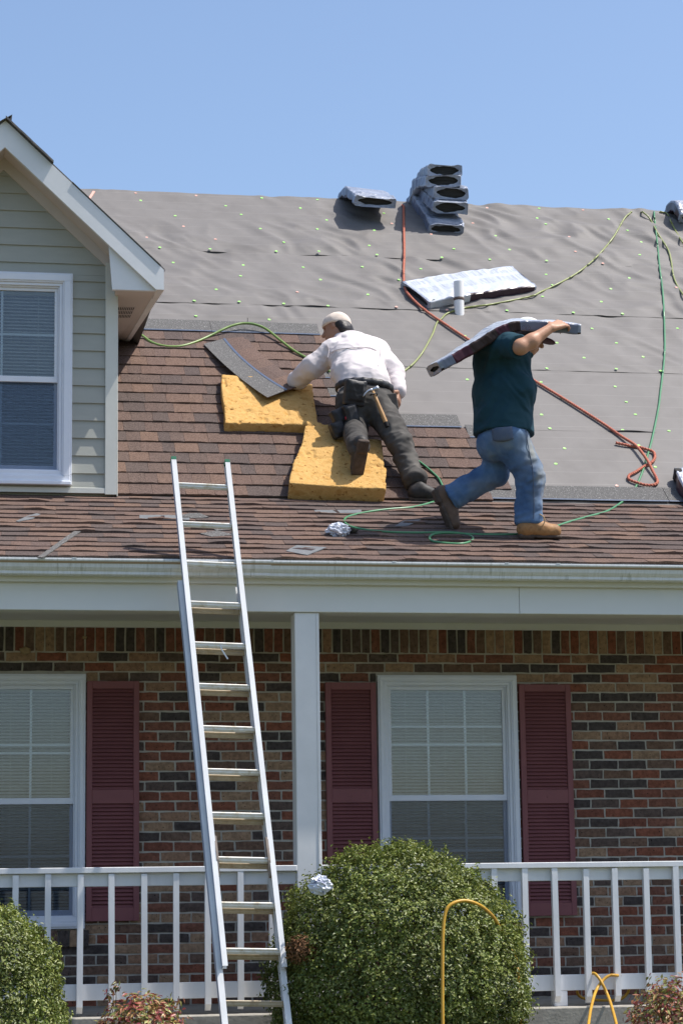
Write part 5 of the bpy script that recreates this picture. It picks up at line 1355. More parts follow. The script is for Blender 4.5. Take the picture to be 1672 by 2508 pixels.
s.chain([hipL, kneeL], [.118, .088], .04); s.limb(kneeL, ankL, .084, .070, .04)
s.chain([hipR, kneeR], [.118, .084], .04); s.limb(kneeR, ankR, .082, .070, .03, flat=True); s.ell(ankR+V3(-.01, -.02, .06), (.078, .07, .06), .03)
s.plane(waist+V3(0, 0, .035), V3(0, .25, 1))
tr_ = sdf_obj('trousers', s, 'grey_trousers', WKR, fold=dict(amp=.0115, f1=9, f2=22, seed=11, zones=[(kneeR, .22, .009, (.35, 0, -1)), (ankR, .22, .011, (.25, 0, -1)), (hipR, .17, .006, (1, 0, .5)), (kneeR.lerp(ankR, .5), .2, .007, (.4, 0, -1)), (ankL, .15, .008, (0, -.7, -.6))]))
add_wear(tr_, 'grey_trousers', [(pw(975, 1060, 15.35), (.07, .12, .12), .6), (pw(1005, 1140, 15.3), (.07, .1, .12), .55), (pw(950, 985, 15.55), (.07, .08, .07), .45)], (.20, .185, .165))
def boot_on(name, heel, toe, up, m, mshank, anklept, sole=True, lace=False, w=.044, parent=None):
    d = (toe-heel).normalized(); up = (up-d*up.dot(d)).normalized(); L_ = (toe-heel).length; sd = d.cross(up)
    R = np.array([[d[i], sd[i], up[i]] for i in range(3)])
    s = SDF(.0058)
    s.limb(heel+up*.050+d*.035, heel+up*.052+d*L_*.55, w*.96, w*.92, .03); s.limb(heel+up*.050+d*L_*.5, toe+up*.044-d*.045, w*1.0, w*.98, .03)
    s.limb(heel+up*.06+d*.045, anklept, w*.96, w*1.12, .04); s.limb(heel+up*.095+d*.07, heel+up*.065+d*L_*.62, w*.72, w*.6, .03)
    s.plane(heel+up*.016, -up)
    bt = sdf_obj(name, s, m, parent, fold=dict(amp=.003, f1=16, f2=34, seed=int(heel.x*100) % 17))
    s = SDF(.0055)
    s.box(heel+d*.045+up*.009, (.05, w*.92, .019), .014, R, .01); s.box(heel+d*(L_-.085)+up*.011, (.085, w*1.05, .011), .010, R, .01); s.box(heel+d*L_*.5+up*.014, (L_*.4, w*.8, .009), .008, R, .01)
    sdf_obj('boot_sole', s, 'sole', bt, sm=1)
    if lace:
        mb = MB()
        for k in range(5):
            c = heel+up*(.142-.016*k)+d*(.088+.020*k); mb.tube([c-sd*.028+up*-.006, c+up*.008+d*.006, c+sd*.028+up*-.006], .0036, 6)
        c = heel+up*.135+d*.095
        for g in (1, -1): mb.tube(spline([c, c+d*.03+sd*g*.03+up*.02, c+d*.06+sd*g*.045-up*.01, c+d*.045+sd*g*.04-up*.05, c+d*.01+sd*g*.02-up*.01], 5), .0032, 6)
        obj('boot_lace', mb, 'lace', bt, smooth=True)
    return bt
dirL = (NM*1.0+UPS*.10+V3(-.06, 0, 0)).normalized()
heelL2 = toeL+V3(.045, 0, 0)*0+dirL*.255+V3(.04, 0, 0)
boot_on('boot', heelL2, toeL-dirL*.005, UPS*.95+V3(-.15, 0, 0), 'black_boot', None, ankL+UPS*.05, parent=WKR, w=.046)
hR = pm(1002, 1224, .004); tR = pm(1068, 1226, .006)+V3(0, -.02, 0)
boot_on('boot', hR, tR, NM*.7+V3(0, 0, .5), 'black_boot', None, ankR+V3(0, 0, .0), parent=WKR, w=.044)
s = SDF(.006)                                                       # hair
R_h = np.array([[fw[i], lf_[i], up_[i]] for i in range(3)])
s.ell(hd-fw*.070-up_*.030, (.052, .076, .058), .03, rot=R_h); s.ell(hd-fw*.045-up_*.002, (.060, .085, .045), .02, rot=R_h); s.limb(hd-fw*.075-up_*.05-lf_*.05, hd-fw*.075-up_*.05+lf_*.05, .036, .036, .02)
sdf_obj('hair', s, 'hair', WKR, fold=dict(amp=.005, f1=20, f2=45, seed=2))
s = SDF(.006)
s.ell(hd+up_*.034-fw*.006, (.110, .094, .094), .02, rot=R_h); s.plane(hd+up_*.020-fw*.0, -up_+fw*.16)
cp = sdf_obj('baseball_cap', s, 'cap_cloth', WKR, fold=dict(amp=.003, f1=14, f2=30, seed=5))
mb = MB(); c = hd+up_*.124-fw*.006; mb.tube([c, c+up_*.008], [.009, .005], 8); obj('cap_button', mb, 'cap_cloth', cp)
# tool belt and pouches
s = SDF(.0065); bc = waist+V3(0, -.015, -.045); ring = [bc+V3(math.cos(a)*.192, math.sin(a)*.150, -.02*math.sin(a)-.01*math.cos(a)) for a in np.linspace(0, 2*math.pi, 19)]
for i in range(18): s.limb(ring[i], ring[i+1], .022, .022, .01, sc=(1, 1, 1.25))
tb = sdf_obj('tool_belt', s, 'black_leather', WKR, sm=1)
for (px_, py_, Y_, r3, ax) in ((868, 962, 15.545, (.078, .030, .092), (.10, -.22, 1)), (830, 1022, 15.60, (.052, .036, .062), (-.50, -.1, 1)), (828, 1052, 15.59, (.055, .034, .058), (-.42, -.1, 1)), (858, 1018, 15.57, (.050, .040, .080), (-.30, -.12, 1))):
    s = SDF(.006); c = pw(px_, py_, Y_); R_ = axes(ax, (1, .25, 0)); s.box(c, r3, .014, R_, .01)
    s.box(c-Vector(R_[:, 1])*.012+Vector(R_[:, 2])*r3[2]*.1, (r3[0]*.72, r3[1]*.9, r3[2]*.72), .012, R_, .01)
    s.box(c+Vector(R_[:, 2])*(r3[2]+.01), (r3[0]*.75, r3[1]*.55, .03), .008, R_, .012, sub=True)
    sdf_obj('tool_pouch', s, 'black_leather', tb, sm=1, fold=dict(amp=.003, f1=16, f2=30, seed=int(px_)))
mb = MB(); c = pw(846, 1027, 15.535); mb.hexa([c, c+V3(.016, 0, .006), c+V3(.016, .01, .006), c+V3(0, .01, 0)], [c+V3(-.003, 0, .02), c+V3(.010, 0, .022), c+V3(.010, .01, .022), c+V3(-.003, .01, .02)]); obj('red_tab', mb, 'red_tab', tb, fixn=True)
mb = MB()                                                           # back pocket of the trousers
q = [pw(x, y, 15.585-.0*i) for i, (x, y) in enumerate(((924, 966), (970, 962), (977, 1002), (952, 1012), (930, 1003)))]; 
mb.prism(q, (0, .05, 0)); obj('back_pocket', mb, 'grey_trousers', WKR, fixn=True, bevel=.006)
# hammer hanging in its loop
ha, hb = pw(912, 955, 15.515), pw(948, 1044, 15.46); hdv = (hb-ha).normalized()
hm = thing('hammer', 'claw hammer with a wooden handle hanging from the tool belt of the kneeling roofer', 'hammer', ha)
mb = MB(); mb.tube([ha, ha+hdv*.10, ha+hdv*.19, hb-hdv*.02, hb], [.0105, .0115, .0145, .0155, .0125], 12); obj('handle', mb, 'hammer_wood', hm, smooth=True)
mb = MB(); mb.tube([hb-hdv*.032, hb+hdv*.004], [.0165, .0155], 12); obj('handle_grip', mb, 'dark', hm)
wv = (pw(928, 947, 15.50)-pw(889, 962, 15.50)).normalized(); mb = MB()
mb.tube([ha-wv*.012, ha+wv*.022, ha+wv*.030, ha+wv*.046], [.014, .013, .017, .0165], 12)
for g in (-1, 1): mb.tube(spline([ha-wv*.006+V3(0, g*.004, .003), ha-wv*.034+V3(0, g*.007, .004), ha-wv*.060+V3(0, g*.010, -.008), ha-wv*.074+V3(0, g*.012, -.022)], 5), [.012-.0085*i/15 for i in range(16)], 8)
obj('hammer_head', mb, 'steel', hm, smooth=True)
mb = MB(); mb.tube([ha+hdv*.035+V3(-.022, .03, .0), ha+hdv*.035+V3(-.018, -.016, 0), ha+hdv*.035+V3(.018, -.016, 0), ha+hdv*.035+V3(.022, .03, 0)], .006, 6); obj('hammer_loop', mb, 'black_leather', tb)

# --- walking worker ----------------------------------------------------------
Ym = 14.24
hipN, hipF = pw(1243, 1068, 14.15), pw(1222, 1066, 14.36); knN, anN = pw(1297, 1165, 14.16), pw(1294, 1278, 14.20)
knF, anF = pw(1212, 1158, 14.38), pw(1108, 1216, 14.44)
wst = pw(1233, 1020, 14.25); bel = pw(1229, 965, 14.25); cst = pw(1233, 885, 14.25); upc = pw(1240, 846, 14.26)
sN, sF = pw(1222, 842, 14.07), pw(1240, 838, 14.46); eN, wN, kN = pw(1274, 850, 13.86), pw(1348, 803, 13.895), pw(1373, 792, 13.925)
hd2 = pw(1290, 829, 14.42); hup2 = V3(.30, 0, .95).normalized(); hf2 = V3(.95, .0, -.30)
WLK = thing('person', 'walking roofer in a dark teal shirt and blue jeans carrying a bundle on the shoulder', 'person', pp(1310, 1316, 0))
b = SDF(.0062)
fw, lf_, up_ = head(b, hd2, hup2, hf2)
b.limb(hd2-hup2*.07, upc, .06, .07, .03); b.limb(wst, cst, .12, .13, .05, sc=(1, 1.3, 1)); b.limb(cst, upc, .13, .10, .05, sc=(1, 1.35, 1)); b.limb(sN, sF, .065, .065, .04)
b.chain([sN, eN], [.058, .046], .03); fm = eN.lerp(wN, .35)+V3(0, -.006, -.008); b.chain([eN, fm, wN], [.047, .046, .030], .03)
eF = pw(1286, 850, 14.60); wF = pw(1335, 806, 14.44); b.chain([sF, eF, wF], [.058, .046, .032]); hand(b, wF, pw(1355, 800, 14.38), V3(0, .7, .7), .5, -1)
hand(b, wN, kN, V3(.15, -.62, .80), .62, 1, fl=(.072, .082, .078, .062), spread=.0225)
b.limb(hipN, hipF, .11, .11, .05); b.limb((hipN+hipF)/2, wst, .12, .12, .05, sc=(1, 1.2, 1))
b.chain([hipN, knN, anN], [.09, .062, .045]); b.chain([hipF, knF, anF], [.09, .062, .045]); b.limb(anN, anN+V3(.06, 0, -.035), .034, .026); b.limb(anF, pw(1106, 1240, 14.44), .034, .028)
sdf_obj('body', b, 'skin', WLK, sm=1)
s = SDF(.008)                                                       # t-shirt
hem = pw(1232, 1041, 14.25)
s.limb(hem+V3(0, 0, -.06), bel, .194, .178, .05, sc=(1.0, 1.2, 1)); s.limb(bel, cst, .178, .165, .05, sc=(1.0, 1.18, 1)); s.limb(cst, upc, .160, .125, .06, sc=(1.0, 1.35, 1)); s.limb(sN, sF, .088, .088, .06)
s.limb(sN, sN.lerp(eN, .62), .090, .078, .04, flat=False); s.limb(sF, sF.lerp(eF, .6), .088, .076, .04); s.limb(upc, hd2-hup2*.09, .085, .07, .04)
s.ell(pw(1262, 960, 14.2), (.12, .18, .15), .06); s.ell(pw(1206, 880, 14.25), (.12, .19, .14), .06)
s.plane(pw(1230, 1048, 14.05), V3(-.04, 0, -1)); dN = (eN-sN).normalized(); s.plane(hd2-hup2*.10, hup2*.6+V3(.2, 0, .7))
def ext(X, Y, Z): return 0
sdf_obj('t_shirt', s, 'teal_shirt', WLK, fold=dict(amp=.0085, f1=6, f2=15, seed=21, zones=[(pw(1265, 940, 14.1), .26, .016, (.9, 0, .7)), (pw(1190, 1000, 14.1), .24, .012, (.9, 0, -.5)), (sN, .17, .012, (.9, .3, .5)), (pw(1195, 880, 14.05), .2, .012, (.9, 0, -.2))]))
s = SDF(.006); s.limb(sN.lerp(eN, .42), sN.lerp(eN, .93), .082, .080, .01, flat=True); sdf_obj('sleeve', s, 'teal_shirt', WLK, fold=dict(amp=.005, f1=10, f2=22, seed=5))
s = SDF(.008)                                                       # jeans
s.limb(hipN, hipF, .128, .128, .05); s.limb((hipN+hipF)/2, wst, .142, .140, .05, sc=(1, 1.15, 1)); s.ell(pw(1208, 1088, 14.25), (.108, .155, .11), .05)
s.chain([hipN, knN], [.122, .086], .04); s.limb(knN, anN+V3(-.002, 0, -.005), .086, .080, .035, flat=False); s.limb(anN+V3(0, 0, .12), anN+V3(-.008, 0, -.012), .080, .083, .02, flat=True)
s.chain([hipF, knF], [.120, .088], .04); dF = (anF-knF).normalized(); s.limb(knF, anF-dF*.05, .086, .080, .035); s.limb(anF-dF*.14, anF+dF*.02, .080, .086, .02, flat=True)
s.plane(pw(1230, 1030, 14.25), V3(0, 0, 1)); s.plane(anN+V3(0, 0, -.018), V3(0.05, 0, -1)); s.plane(anF+dF*.028, dF)
jn = sdf_obj('jeans', s, 'jeans', WLK, fold=dict(amp=.0105, f1=8, f2=20, seed=31, zones=[(knN, .20, .010, (.5, 0, -1)), (anN+V3(0, 0, .06), .17, .011, (.4, 0, -1)), (knF, .20, .010, (-.9, 0, -.4)), (anF, .18, .008, (-.8, 0, -.5)), (hipF, .2, .008, (.6, 0, 1)), (hipN+V3(.05, 0, .03), .18, .007, (.8, 0, .8))]))
add_wear(jn, 'jeans', [(pw(1298, 1105, 14.06), (.07, .12, .13), .75), (pw(1322, 1170, 14.1), (.05, .12, .11), .95), (pw(1322, 1215, 14.12), (.045, .1, .09), .7), (pw(1225, 1075, 14.05), (.08, .08, .07), .35), (pw(1180, 1185, 14.3), (.12, .1, .05), .25)], (.30, .30, .27))
s = SDF(.0055); s.limb(anN+V3(-.007, 0, .010), anN+V3(-.008, 0, -.016), .0865, .0875, .004, flat=True); sdf_obj('jeans_hem', s, 'jeans', jn)
s = SDF(.0055); s.limb(anF-dF*.005, anF+dF*.026, .089, .091, .004, flat=True); sdf_obj('jeans_hem', s, 'jeans', jn)
# pocket, stitched seam
P = []
for i in range(8):
    f = i/7; row_ = []
    for j in range(7):
        g_ = j/6; x = 1203+ (1253-1203)*f+(4*g_); y = 1048+f*-4+(30+5*math.sin(f*math.pi))*g_
        yy = 14.0
        # drop the pocket on to the cloth: nearest jeans vertex depth along the view
        row_.append((x, y))
    P.append(row_)
jv = np.array([v.co for v in jn.data.vertices])+np.array(world_loc(jn)); jp = np.stack(proj(jv.T.T) if False else [836+FPX*(jv@cr)/(jv@cf), 1254-FPX*(jv@cu)/(jv@cf)], 1)
def cloth_Y(x, y):
    d = (jp[:, 0]-x)**2+(jp[:, 1]-y)**2; near = np.argsort(d)[:24]; return jv[near, 1].min()
mb = MB(); mb.grid([[pw(x, y, cloth_Y(x, y)-.006) for x, y in r_] for r_ in P], thick=(0, -.012, 0)); obj('back_pocket', mb, 'jeans_pocket', jn, fixn=True, smooth=True)
mb = MB(); mb.tube([pw(x, y, cloth_Y(x, y)-.002) for x, y in ((1287, 1052), (1291, 1085), (1297, 1115), (1303, 1145), (1305, 1170), (1306, 1200), (1307, 1240), (1306, 1270))], .0028, 5); obj('side_seam', mb, 'jeans_pocket', jn)
# boots
heN = pp(1270, 1316, .015); toN = pp(1371, 1318, .015)
boot_on('boot', heN, toN, NP+V3(0, 0, .5), 'tan_boot', None, anN+V3(0, 0, -.02), lace=True, parent=WLK, w=.047)
heF = pw(1060, 1202, 14.44); toF = pw(1101, 1303, 14.44)
boot_on('boot', heF, toF, V3(1, 0, .35), 'brown_boot', None, anF+dF*-.01, parent=WLK, w=.048)
R_h = np.array([[fw[i], lf_[i], up_[i]] for i in range(3)])
s = SDF(.006); s.ell(hd2+up_*.03-fw*.012, (.104, .088, .105), .02, rot=R_h); s.ell(hd2-fw*.06-up_*.02, (.05, .075, .06), .03, rot=R_h); s.ell(hd2+fw*.10-up_*.05, (.085, .085, .10), .01, rot=R_h, sub=True); sdf_obj('hair', s, 'hair', WLK, fold=dict(amp=.003, f1=20, f2=40, seed=3))
s = SDF(.006); s.ell(hd2+up_*.048-fw*.004, (.114, .098, .096), .02, rot=R_h); s.plane(hd2+up_*.042, -up_)
cp = sdf_obj('baseball_cap', s, 'white_cap', WLK)
s = SDF(.006); s.ell(hd2+fw*.125+up_*.028, (.070, .070, .010), .02, rot=R_h); sdf_obj('cap_bill', s, 'visor', cp)

# bundle on the shoulder
path = spline([pw(x, y, 14.10) for x, y in ((1068, 901), (1095, 886), (1130, 865), (1165, 843), (1198, 820), (1228, 804), (1258, 797), (1300, 796), (1345, 799), (1400, 803))], 3)
np_ = len(path); wds = [V3(0, math.cos(math.radians(r_)), math.sin(math.radians(r_))) for r_ in [7+10*min(1, i/np_*1.6) for i in range(np_)]]
def cband(f, x):
    if x > .2: return 1
    if f < .075: return 5
    if f < .20: return 4
    if f < .41: return 3
    if f < .52: return 4
    if f < .60: return 3
    return 5
crb = bundle('bent shingle bundle carried on the shoulder of the walking roofer', path, wds, .30, .072, 71, mats_=('wrap_white', 'wrap_brown', 'wrap_brown'), band=cband, lens=(.34, .22), flare=.008, scuff=.005, group='carried shingle bundle', loc=path[14])
# round stamp printed on the near face
c = pw(1287, 803, 13.925); mb = MB()
for r1, r2 in ((.021, .019), (.013, .0115)):
    mb.add([c+V3(math.cos(a)*r_*1.35, -.0004, math.sin(a)*r_*.95) for r_ in (r1, r2) for a in np.linspace(0, 2*math.pi, 25)[:-1]], [(i, (i+1) % 24, 24+(i+1) % 24, 24+i) for i in range(24)])
for i in range(3): mb.add([c+V3(-.006, -.0004, -.006+.005*i), c+V3(.006, -.0004, -.006+.005*i), c+V3(.006, -.0004, -.0035+.005*i), c+V3(-.006, -.0004, -.0035+.005*i)], [(0, 1, 2, 3)])
obj('printed_stamp', mb, 'wrap_side', crb)

# ------------------------------------------------------------------ extension ladder
TA = math.tan(math.radians(17.0))
def lY(z, off=0.0): return 13.540+(z-2.053)*TA-off
def onl(x, y, off=0.0):
    """point of the leaning ladder plane seen at a pixel"""
    d = ray(x, y); k = (13.540-2.053*TA-off)/(d[1]-d[2]*TA); return Vector(d*k)
Lt, Lb = onl(490, 1127), onl(622.5, 2367); LD = (Lb-Lt).normalized()
def lpt(z, xo=0.0, off=0.0):
    t = (z-Lt.z)/(Lb.z-Lt.z); p = Lt.lerp(Lb, t); return p+Vector((xo, -off, -.006*xo/.19))
ladder = thing('extension_ladder', 'aluminium extension ladder leaning on the white gutter', 'ladder', (lpt(GZ).x, lpt(GZ).y, GZ))
HWF = .5*(onl(563, 1200)-onl(417, 1200)).length*.985; HWB = HWF+.014; SHB = -.012
NL = Vector((0, -1, TA*-1*-1)); NL = LD.cross(Vector((1, 0, 0))).normalized(); NL = NL if NL.y < 0 else -NL      # towards the climber
FW, FD = .030, .062
def rail(zt, zb, xo, off, w, dpt, inward):
    """channel section: bright front flange, web on the outside, rear flange"""
    mb = MB(); a, b = lpt(zt, xo), lpt(zb, xo); X = Vector((1, 0, 0)); s = inward
    def bar(x0, x1, n0, n1, mi):
        q = [X*x0+NL*n0, X*x1+NL*n0, X*x1+NL*n1, X*x0+NL*n1]; mb.hexa([b+v+NL*off for v in q], [a+v+NL*off for v in q], mi)
    bar(0, s*w, dpt/2-.004, dpt/2, 0); bar(0, s*w, -dpt/2, -dpt/2+.004, 0); bar(0, s*.004, -dpt/2+.0042, dpt/2-.0042, 1)
    return mb
zf_t, zf_b = onl(417, 1128).z, onl(530, 2372).z; zb_t = onl(440, 1418).z
BO = -.066
for s in (-1, 1):
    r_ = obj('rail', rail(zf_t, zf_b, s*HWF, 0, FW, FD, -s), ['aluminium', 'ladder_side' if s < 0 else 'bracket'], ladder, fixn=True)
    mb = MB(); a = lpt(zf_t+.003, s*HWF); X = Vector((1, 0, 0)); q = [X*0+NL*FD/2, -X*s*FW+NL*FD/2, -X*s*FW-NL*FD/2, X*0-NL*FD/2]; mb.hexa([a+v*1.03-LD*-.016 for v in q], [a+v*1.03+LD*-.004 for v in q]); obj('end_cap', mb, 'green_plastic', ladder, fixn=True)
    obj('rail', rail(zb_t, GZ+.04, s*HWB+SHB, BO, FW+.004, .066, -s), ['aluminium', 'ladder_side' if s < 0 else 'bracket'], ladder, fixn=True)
    mb = MB(); p = lpt(GZ+.06, s*(HWB-.012)+SHB)+NL*BO; mb.box(p.x-.035, p.x+.035, p.y-.06, p.y+.05, GZ+.002, GZ+.02); mb.beam(Vector((p.x, p.y, GZ+.02)), Vector((p.x, p.y, GZ+.14)), .05, .012); obj('ladder_foot', mb, 'bracket', ladder)
rx = [(455, 1108), (463, 1195), (481, 1282), (490, 1376), (502, 1468), (513, 1560), (523, 1660), (534, 1758), (544, 1858), (554, 1960), (566, 2065), (578, 2175), (584, 2288)]
def rung(c, hw, m='rung_metal'):
    mb = MB(); ringp = []
    ringp = [(.018, .006), (.016, .0115), (-.016, .0125), (-.019, .009), (-.019, .0035), (-.0165, -.002), (-.0165, -.010), (-.012, -.0215), (.010, -.0215), (.017, -.006)]
    n = 10; vs = [(c.x-hw, c.y+y, c.z+z+.006*hw/.19) for y, z in ringp]+[(c.x+hw, c.y+y, c.z+z-.006*hw/.19) for y, z in ringp]
    mb.add(vs, [(i, (i+1) % n, n+(i+1) % n, n+i) for i in range(n)]+[tuple(range(n))[::-1], tuple(range(n, 2*n))]); return mb
rz = [onl(x*1.0663, (y+8)*1.0663).z for x, y in rx]
sp_ = (rz[0]-rz[11])/11
for i in range(12): obj('rung', rung(lpt(rz[0]-sp_*i), HWF-.004), 'rung_metal', ladder, fixn=True)
nb = int((rz[3]-GZ)/sp_)+1
for i in range(nb):
    z = rz[3]-.022-sp_*i
    if z > GZ+.12: obj('rung', rung(lpt(z, SHB)+NL*BO, HWB-.004), 'rung_shade', ladder, fixn=True)
# rung locks and the pulley hook
zl = rz[9]
for s in (-1, 1):
    mb = MB(); c = lpt(zl, s*(HWF-.040)); u = -LD
    mb.prism([c+u*.118+NL*-.012, c+u*.112+NL*.030, c+u*.02+NL*.034, c-u*.03+NL*.034, c-u*.115+NL*.012, c-u*.118+NL*-.014, c-u*.03+NL*-.03, c+u*.03+NL*-.026], (s*.013, 0, 0)); obj('rung_lock', mb, 'bracket', ladder, fixn=True)
mb = MB(); c = lpt(rz[4]-.016); mb.beam(c+NL*.01, c+NL*.012+V3(.012, 0, -.035), .016, .008); mb.beam(c+NL*.012+V3(.010, -.002, -.032), c+NL*.014+V3(.045, -.002, -.088), .015, .008); obj('pulley_hook', mb, 'steel', ladder, fixn=True)

# ------------------------------------------------------------------ shrubs
def leaf_cloud(name, parent, c, rad, n, ll, lw, m, seed, lump=.07, depth=.10, up=.3, squash=0.0, ylim=None, wild=.02, fold=.35, zmin=GZ+.02, shells=None):
    r = np.random.RandomState(seed); d = r.normal(size=(n, 3)); d /= np.linalg.norm(d, axis=1)[:, None]
    lum = np.array([1+lump*(mnoise.noise(Vector(v)*2.6+Vector((seed, 0, 0)))*.8+.7*mnoise.noise(Vector(v)*5.5+Vector((0, seed, 0)))+.75*mnoise.noise(Vector(v)*12)+.5*mnoise.noise(Vector(v)*21+Vector((seed, 1, 0)))) for v in d])
    t = np.abs(r.normal(0, depth, n)); rr = lum*(1-t)
    w = r.rand(n) < wild; rr[w] = lum[w]*(1+r.rand(w.sum())*.06)
    P = np.array(c)+d*np.array(rad)*rr[:, None]
    keep = P[:, 2] > zmin
    if ylim is not None: keep &= (P[:, 1] < ylim)
    P = P[keep]; d = d[keep]; n = len(P)
    nn = d*.8+np.array([0, 0, up])+r.normal(0, .48, (n, 3)); nn /= np.linalg.norm(nn, axis=1)[:, None]
    a = r.normal(size=(n, 3)); a -= nn*(a*nn).sum(1)[:, None]; a /= np.linalg.norm(a, axis=1)[:, None]; b_ = np.cross(nn, a)
    L_ = ll*r.uniform(.65, 1.2, n)[:, None]; Wd = lw*r.uniform(.7, 1.15, n)[:, None]
    f = fold*Wd
    v0 = P-a*L_/2; v1 = P+b_*Wd/2+nn*f-a*L_*.05; v2 = P+a*L_/2; v3 = P-b_*Wd/2+nn*f-a*L_*.05
    V = np.stack([v0, v1, v2, v3], 1).reshape(-1, 3)-np.array(world_loc(parent))
    me = bpy.data.meshes.new(name); me.vertices.add(4*n); me.vertices.foreach_set('co', V.astype(np.float32).ravel())
    base = np.arange(n)*4; T = np.stack([base, base+1, base+2, base, base+2, base+3], 1).ravel().astype(np.int32)
    me.loops.add(6*n); me.loops.foreach_set('vertex_index', T); me.polygons.add(2*n); me.polygons.foreach_set('loop_start', np.arange(2*n, dtype=np.int32)*3); me.polygons.foreach_set('loop_total', np.full(2*n, 3, np.int32))
    me.materials.append(MATS[m]); me.update(calc_edges=True); me.validate()
    return link(bpy.data.objects.new(name, me), parent)
def stems(parent, c, rad, n, seed, r0=.008):
    r = random.Random(seed); mb = MB(); base = Vector((c[0], c[1], GZ))
    for i in range(n):
        a = r.uniform(0, 2*math.pi); e = r.uniform(.15, 1.3); tip = Vector(c)+Vector((math.cos(a)*math.cos(e)*rad[0], math.sin(a)*math.cos(e)*rad[1], math.sin(e)*rad[2]))*.9
        b0 = base+Vector((math.cos(a)*.08, math.sin(a)*.08, 0)); m_ = b0.lerp(tip, .5)+Vector((0, 0, .10)); mb.tube(spline([b0, m_, tip], 4), [r0*(1-.08*k) for k in range(9)], 5)
    return obj('stem', mb, 'stem', parent)
c1 = pw(978, 2392, 13.08)
bush = thing('boxwood_bush', 'large rounded boxwood bush in front of the white post and railing', 'bush', (c1.x, c1.y, GZ), 'clipped boxwood bushes')
R1 = (.735, .62, .735)
fo = leaf_cloud('foliage', bush, c1, R1, 70000, .0245, .0145, 'box_leaf', 3, lump=.10, depth=.055, wild=.04, up=.45)
fo['kind'] = 'stuff'
leaf_cloud('inner_foliage', bush, c1, (.62, .52, .62), 15000, .032, .018, 'box_leaf', 13, depth=.14)['kind'] = 'stuff'
cb_ = pw(735, 2318, 12.95-.52)
leaf_cloud('dead_foliage', bush, pw(738, 2325, 12.72), (.09, .06, .085), 700, .025, .013, 'dead_leaf', 23, depth=.4)['kind'] = 'stuff'
stems(bush, c1, R1, 26, 3)
def shoots(t, c, rad, n, seed, m='box_leaf'):
    r = random.Random(seed)
    for i in range(n):
        a = r.uniform(0, 2*math.pi); e = r.uniform(.05, 1.4); d = Vector((math.cos(a)*math.cos(e), -abs(math.sin(a))*math.cos(e), math.sin(e))); k = r.uniform(.99, 1.055)
        q = Vector(c)+Vector((d.x*rad[0], d.y*rad[1], d.z*rad[2]))*k
        if proj(q)[1] > 2500: continue
        leaf_cloud('shoot', t, q, (.016, .016, .034), r.randrange(9, 20), .026, .013, m, seed+i, depth=.5)['kind'] = 'stuff'
shoots(bush, c1, R1, 60, 77)
c2 = pw(-66, 2478, 12.75)
bush2 = thing('boxwood_bush', 'boxwood bush cut off by the lower left picture corner', 'bush', (c2.x, c2.y, GZ), 'clipped boxwood bushes')
R2 = (.50, .50, .60)
leaf_cloud('foliage', bush2, c2, R2, 38000, .0235, .0138, 'box_leaf', 5, lump=.09, depth=.06, up=.45)['kind'] = 'stuff'
leaf_cloud('inner_foliage', bush2, c2, (.42, .42, .5), 7000, .03, .017, 'box_leaf', 15, depth=.14)['kind'] = 'stuff'
stems(bush2, c2, R2, 14, 5); shoots(bush2, c2, R2, 40, 177)
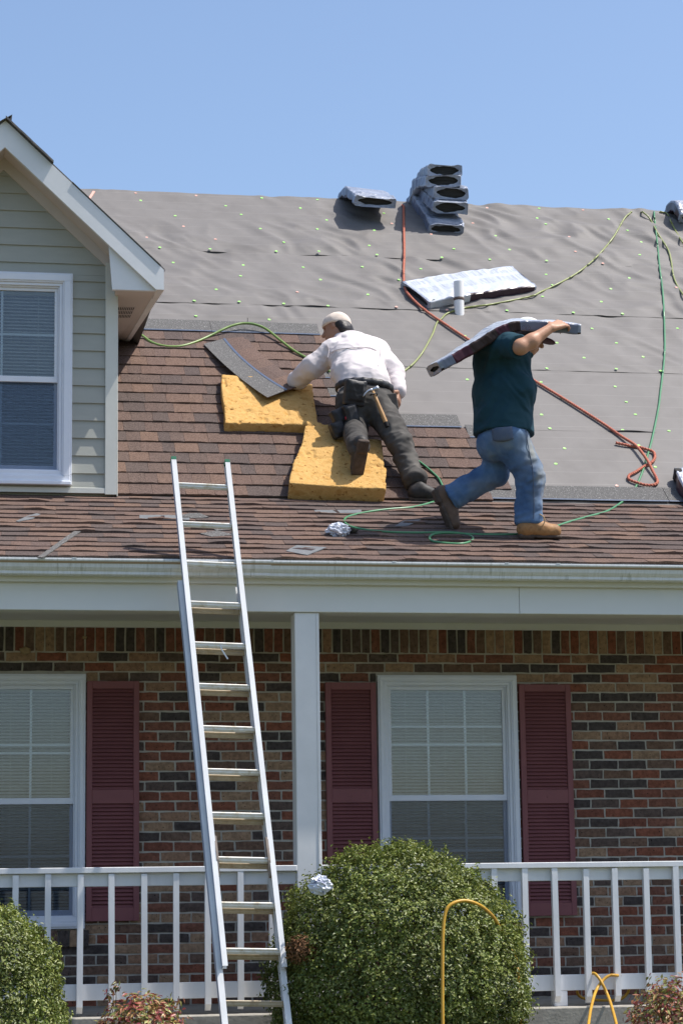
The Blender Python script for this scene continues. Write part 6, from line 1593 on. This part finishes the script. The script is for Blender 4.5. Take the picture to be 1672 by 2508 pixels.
def nandina(cx, cy, Y, rad, n, seed, label, tall):
    c = pw(cx, cy, Y); t = thing('nandina_shrub', label, 'shrub', (c.x, c.y, GZ), 'red and green nandina shrubs')
    leaf_cloud('foliage', t, c, rad, n, .044, .017, 'nandina_leaf', seed, lump=.16, depth=.28, up=.5, wild=.05, fold=.25)['kind'] = 'stuff'
    stems(t, c, rad, 16, seed, .005)
    mb = MB(); r = random.Random(seed)
    for (x, y, h) in tall:
        b0 = pw(x, y+60, Y); tip = pw(x+r.uniform(-10, 10), y, Y); mb.tube(spline([b0, b0.lerp(tip, .5)+V3(.01, 0, 0), tip], 4), .003, 4)
    if tall: obj('stem', mb, 'stem', t)
    for i, (x, y, h) in enumerate(tall):
        cc = pw(x, y+12, Y); leaf_cloud('sprig', t, cc, (.04, .03, .05), 16, .042, .015, 'nandina_leaf', seed+i+50, depth=.5)['kind'] = 'stuff'
    return t
nandina(350, 2530, 12.75, (.25, .22, .215), 2300, 8, 'small reddish nandina shrub at the foot of the railing, left of the ladder', ((283, 2405, 1), (268, 2425, 1), (330, 2432, 1), (434, 2440, 1)))
nandina(1655, 2520, 12.6, (.29, .25, .285), 3400, 9, 'reddish nandina shrub at the lower right picture corner', ((1545, 2480, 1), (1580, 2425, 1)))
film(pw(785, 2168, 12.50), .047, 9, 'crumpled white plastic wrapper caught on top of the large boxwood bush', 'crumpled plastic wrappers', sq=(1.1, .7, .9))

# ------------------------------------------------------------------ yellow extension cords
e1 = [pw(x, y, Y) for x, y, Y in ((1084, 2530, 12.12), (1083, 2450, 12.14), (1083, 2350, 12.16), (1085, 2270, 12.18), (1093, 2228, 12.19), (1112, 2211, 12.20), (1140, 2206, 12.22), (1172, 2216, 12.25), (1198, 2236, 12.42), (1214, 2256, 12.62), (1232, 2290, 13.0), (1255, 2330, 13.05), (1266, 2370, 12.88), (1271, 2440, 12.80), (1277, 2530, 12.9))]
cable('yellow_cable', 'yellow extension cord arching over the large boxwood bush', 'cable', e1, .0078, 'cord_yellow', 'yellow extension cords')
e2 = [pw(x, y, Y) for x, y, Y in ((1432, 2560, 12.9), (1440, 2508, 13.0), (1446, 2470, 13.35), (1457, 2430, 13.66), (1472, 2405, 13.72), (1490, 2390, 13.735), (1508, 2389, 13.75), (1528, 2394, 13.90), (1540, 2420, 14.0), (1520, 2446, 14.02), (1470, 2450, 14.02), (1425, 2444, 14.0), (1412, 2425, 13.97), (1425, 2395, 13.90), (1450, 2384, 13.78), (1462, 2391, 13.73), (1474, 2410, 13.70), (1488, 2440, 13.66), (1498, 2470, 13.4), (1508, 2508, 13.1), (1520, 2560, 12.95))]
cable('yellow_cable', 'yellow extension cord looped round the bottom rail of the railing at right', 'cable', e2, .0078, 'cord_yellow', 'yellow extension cords')
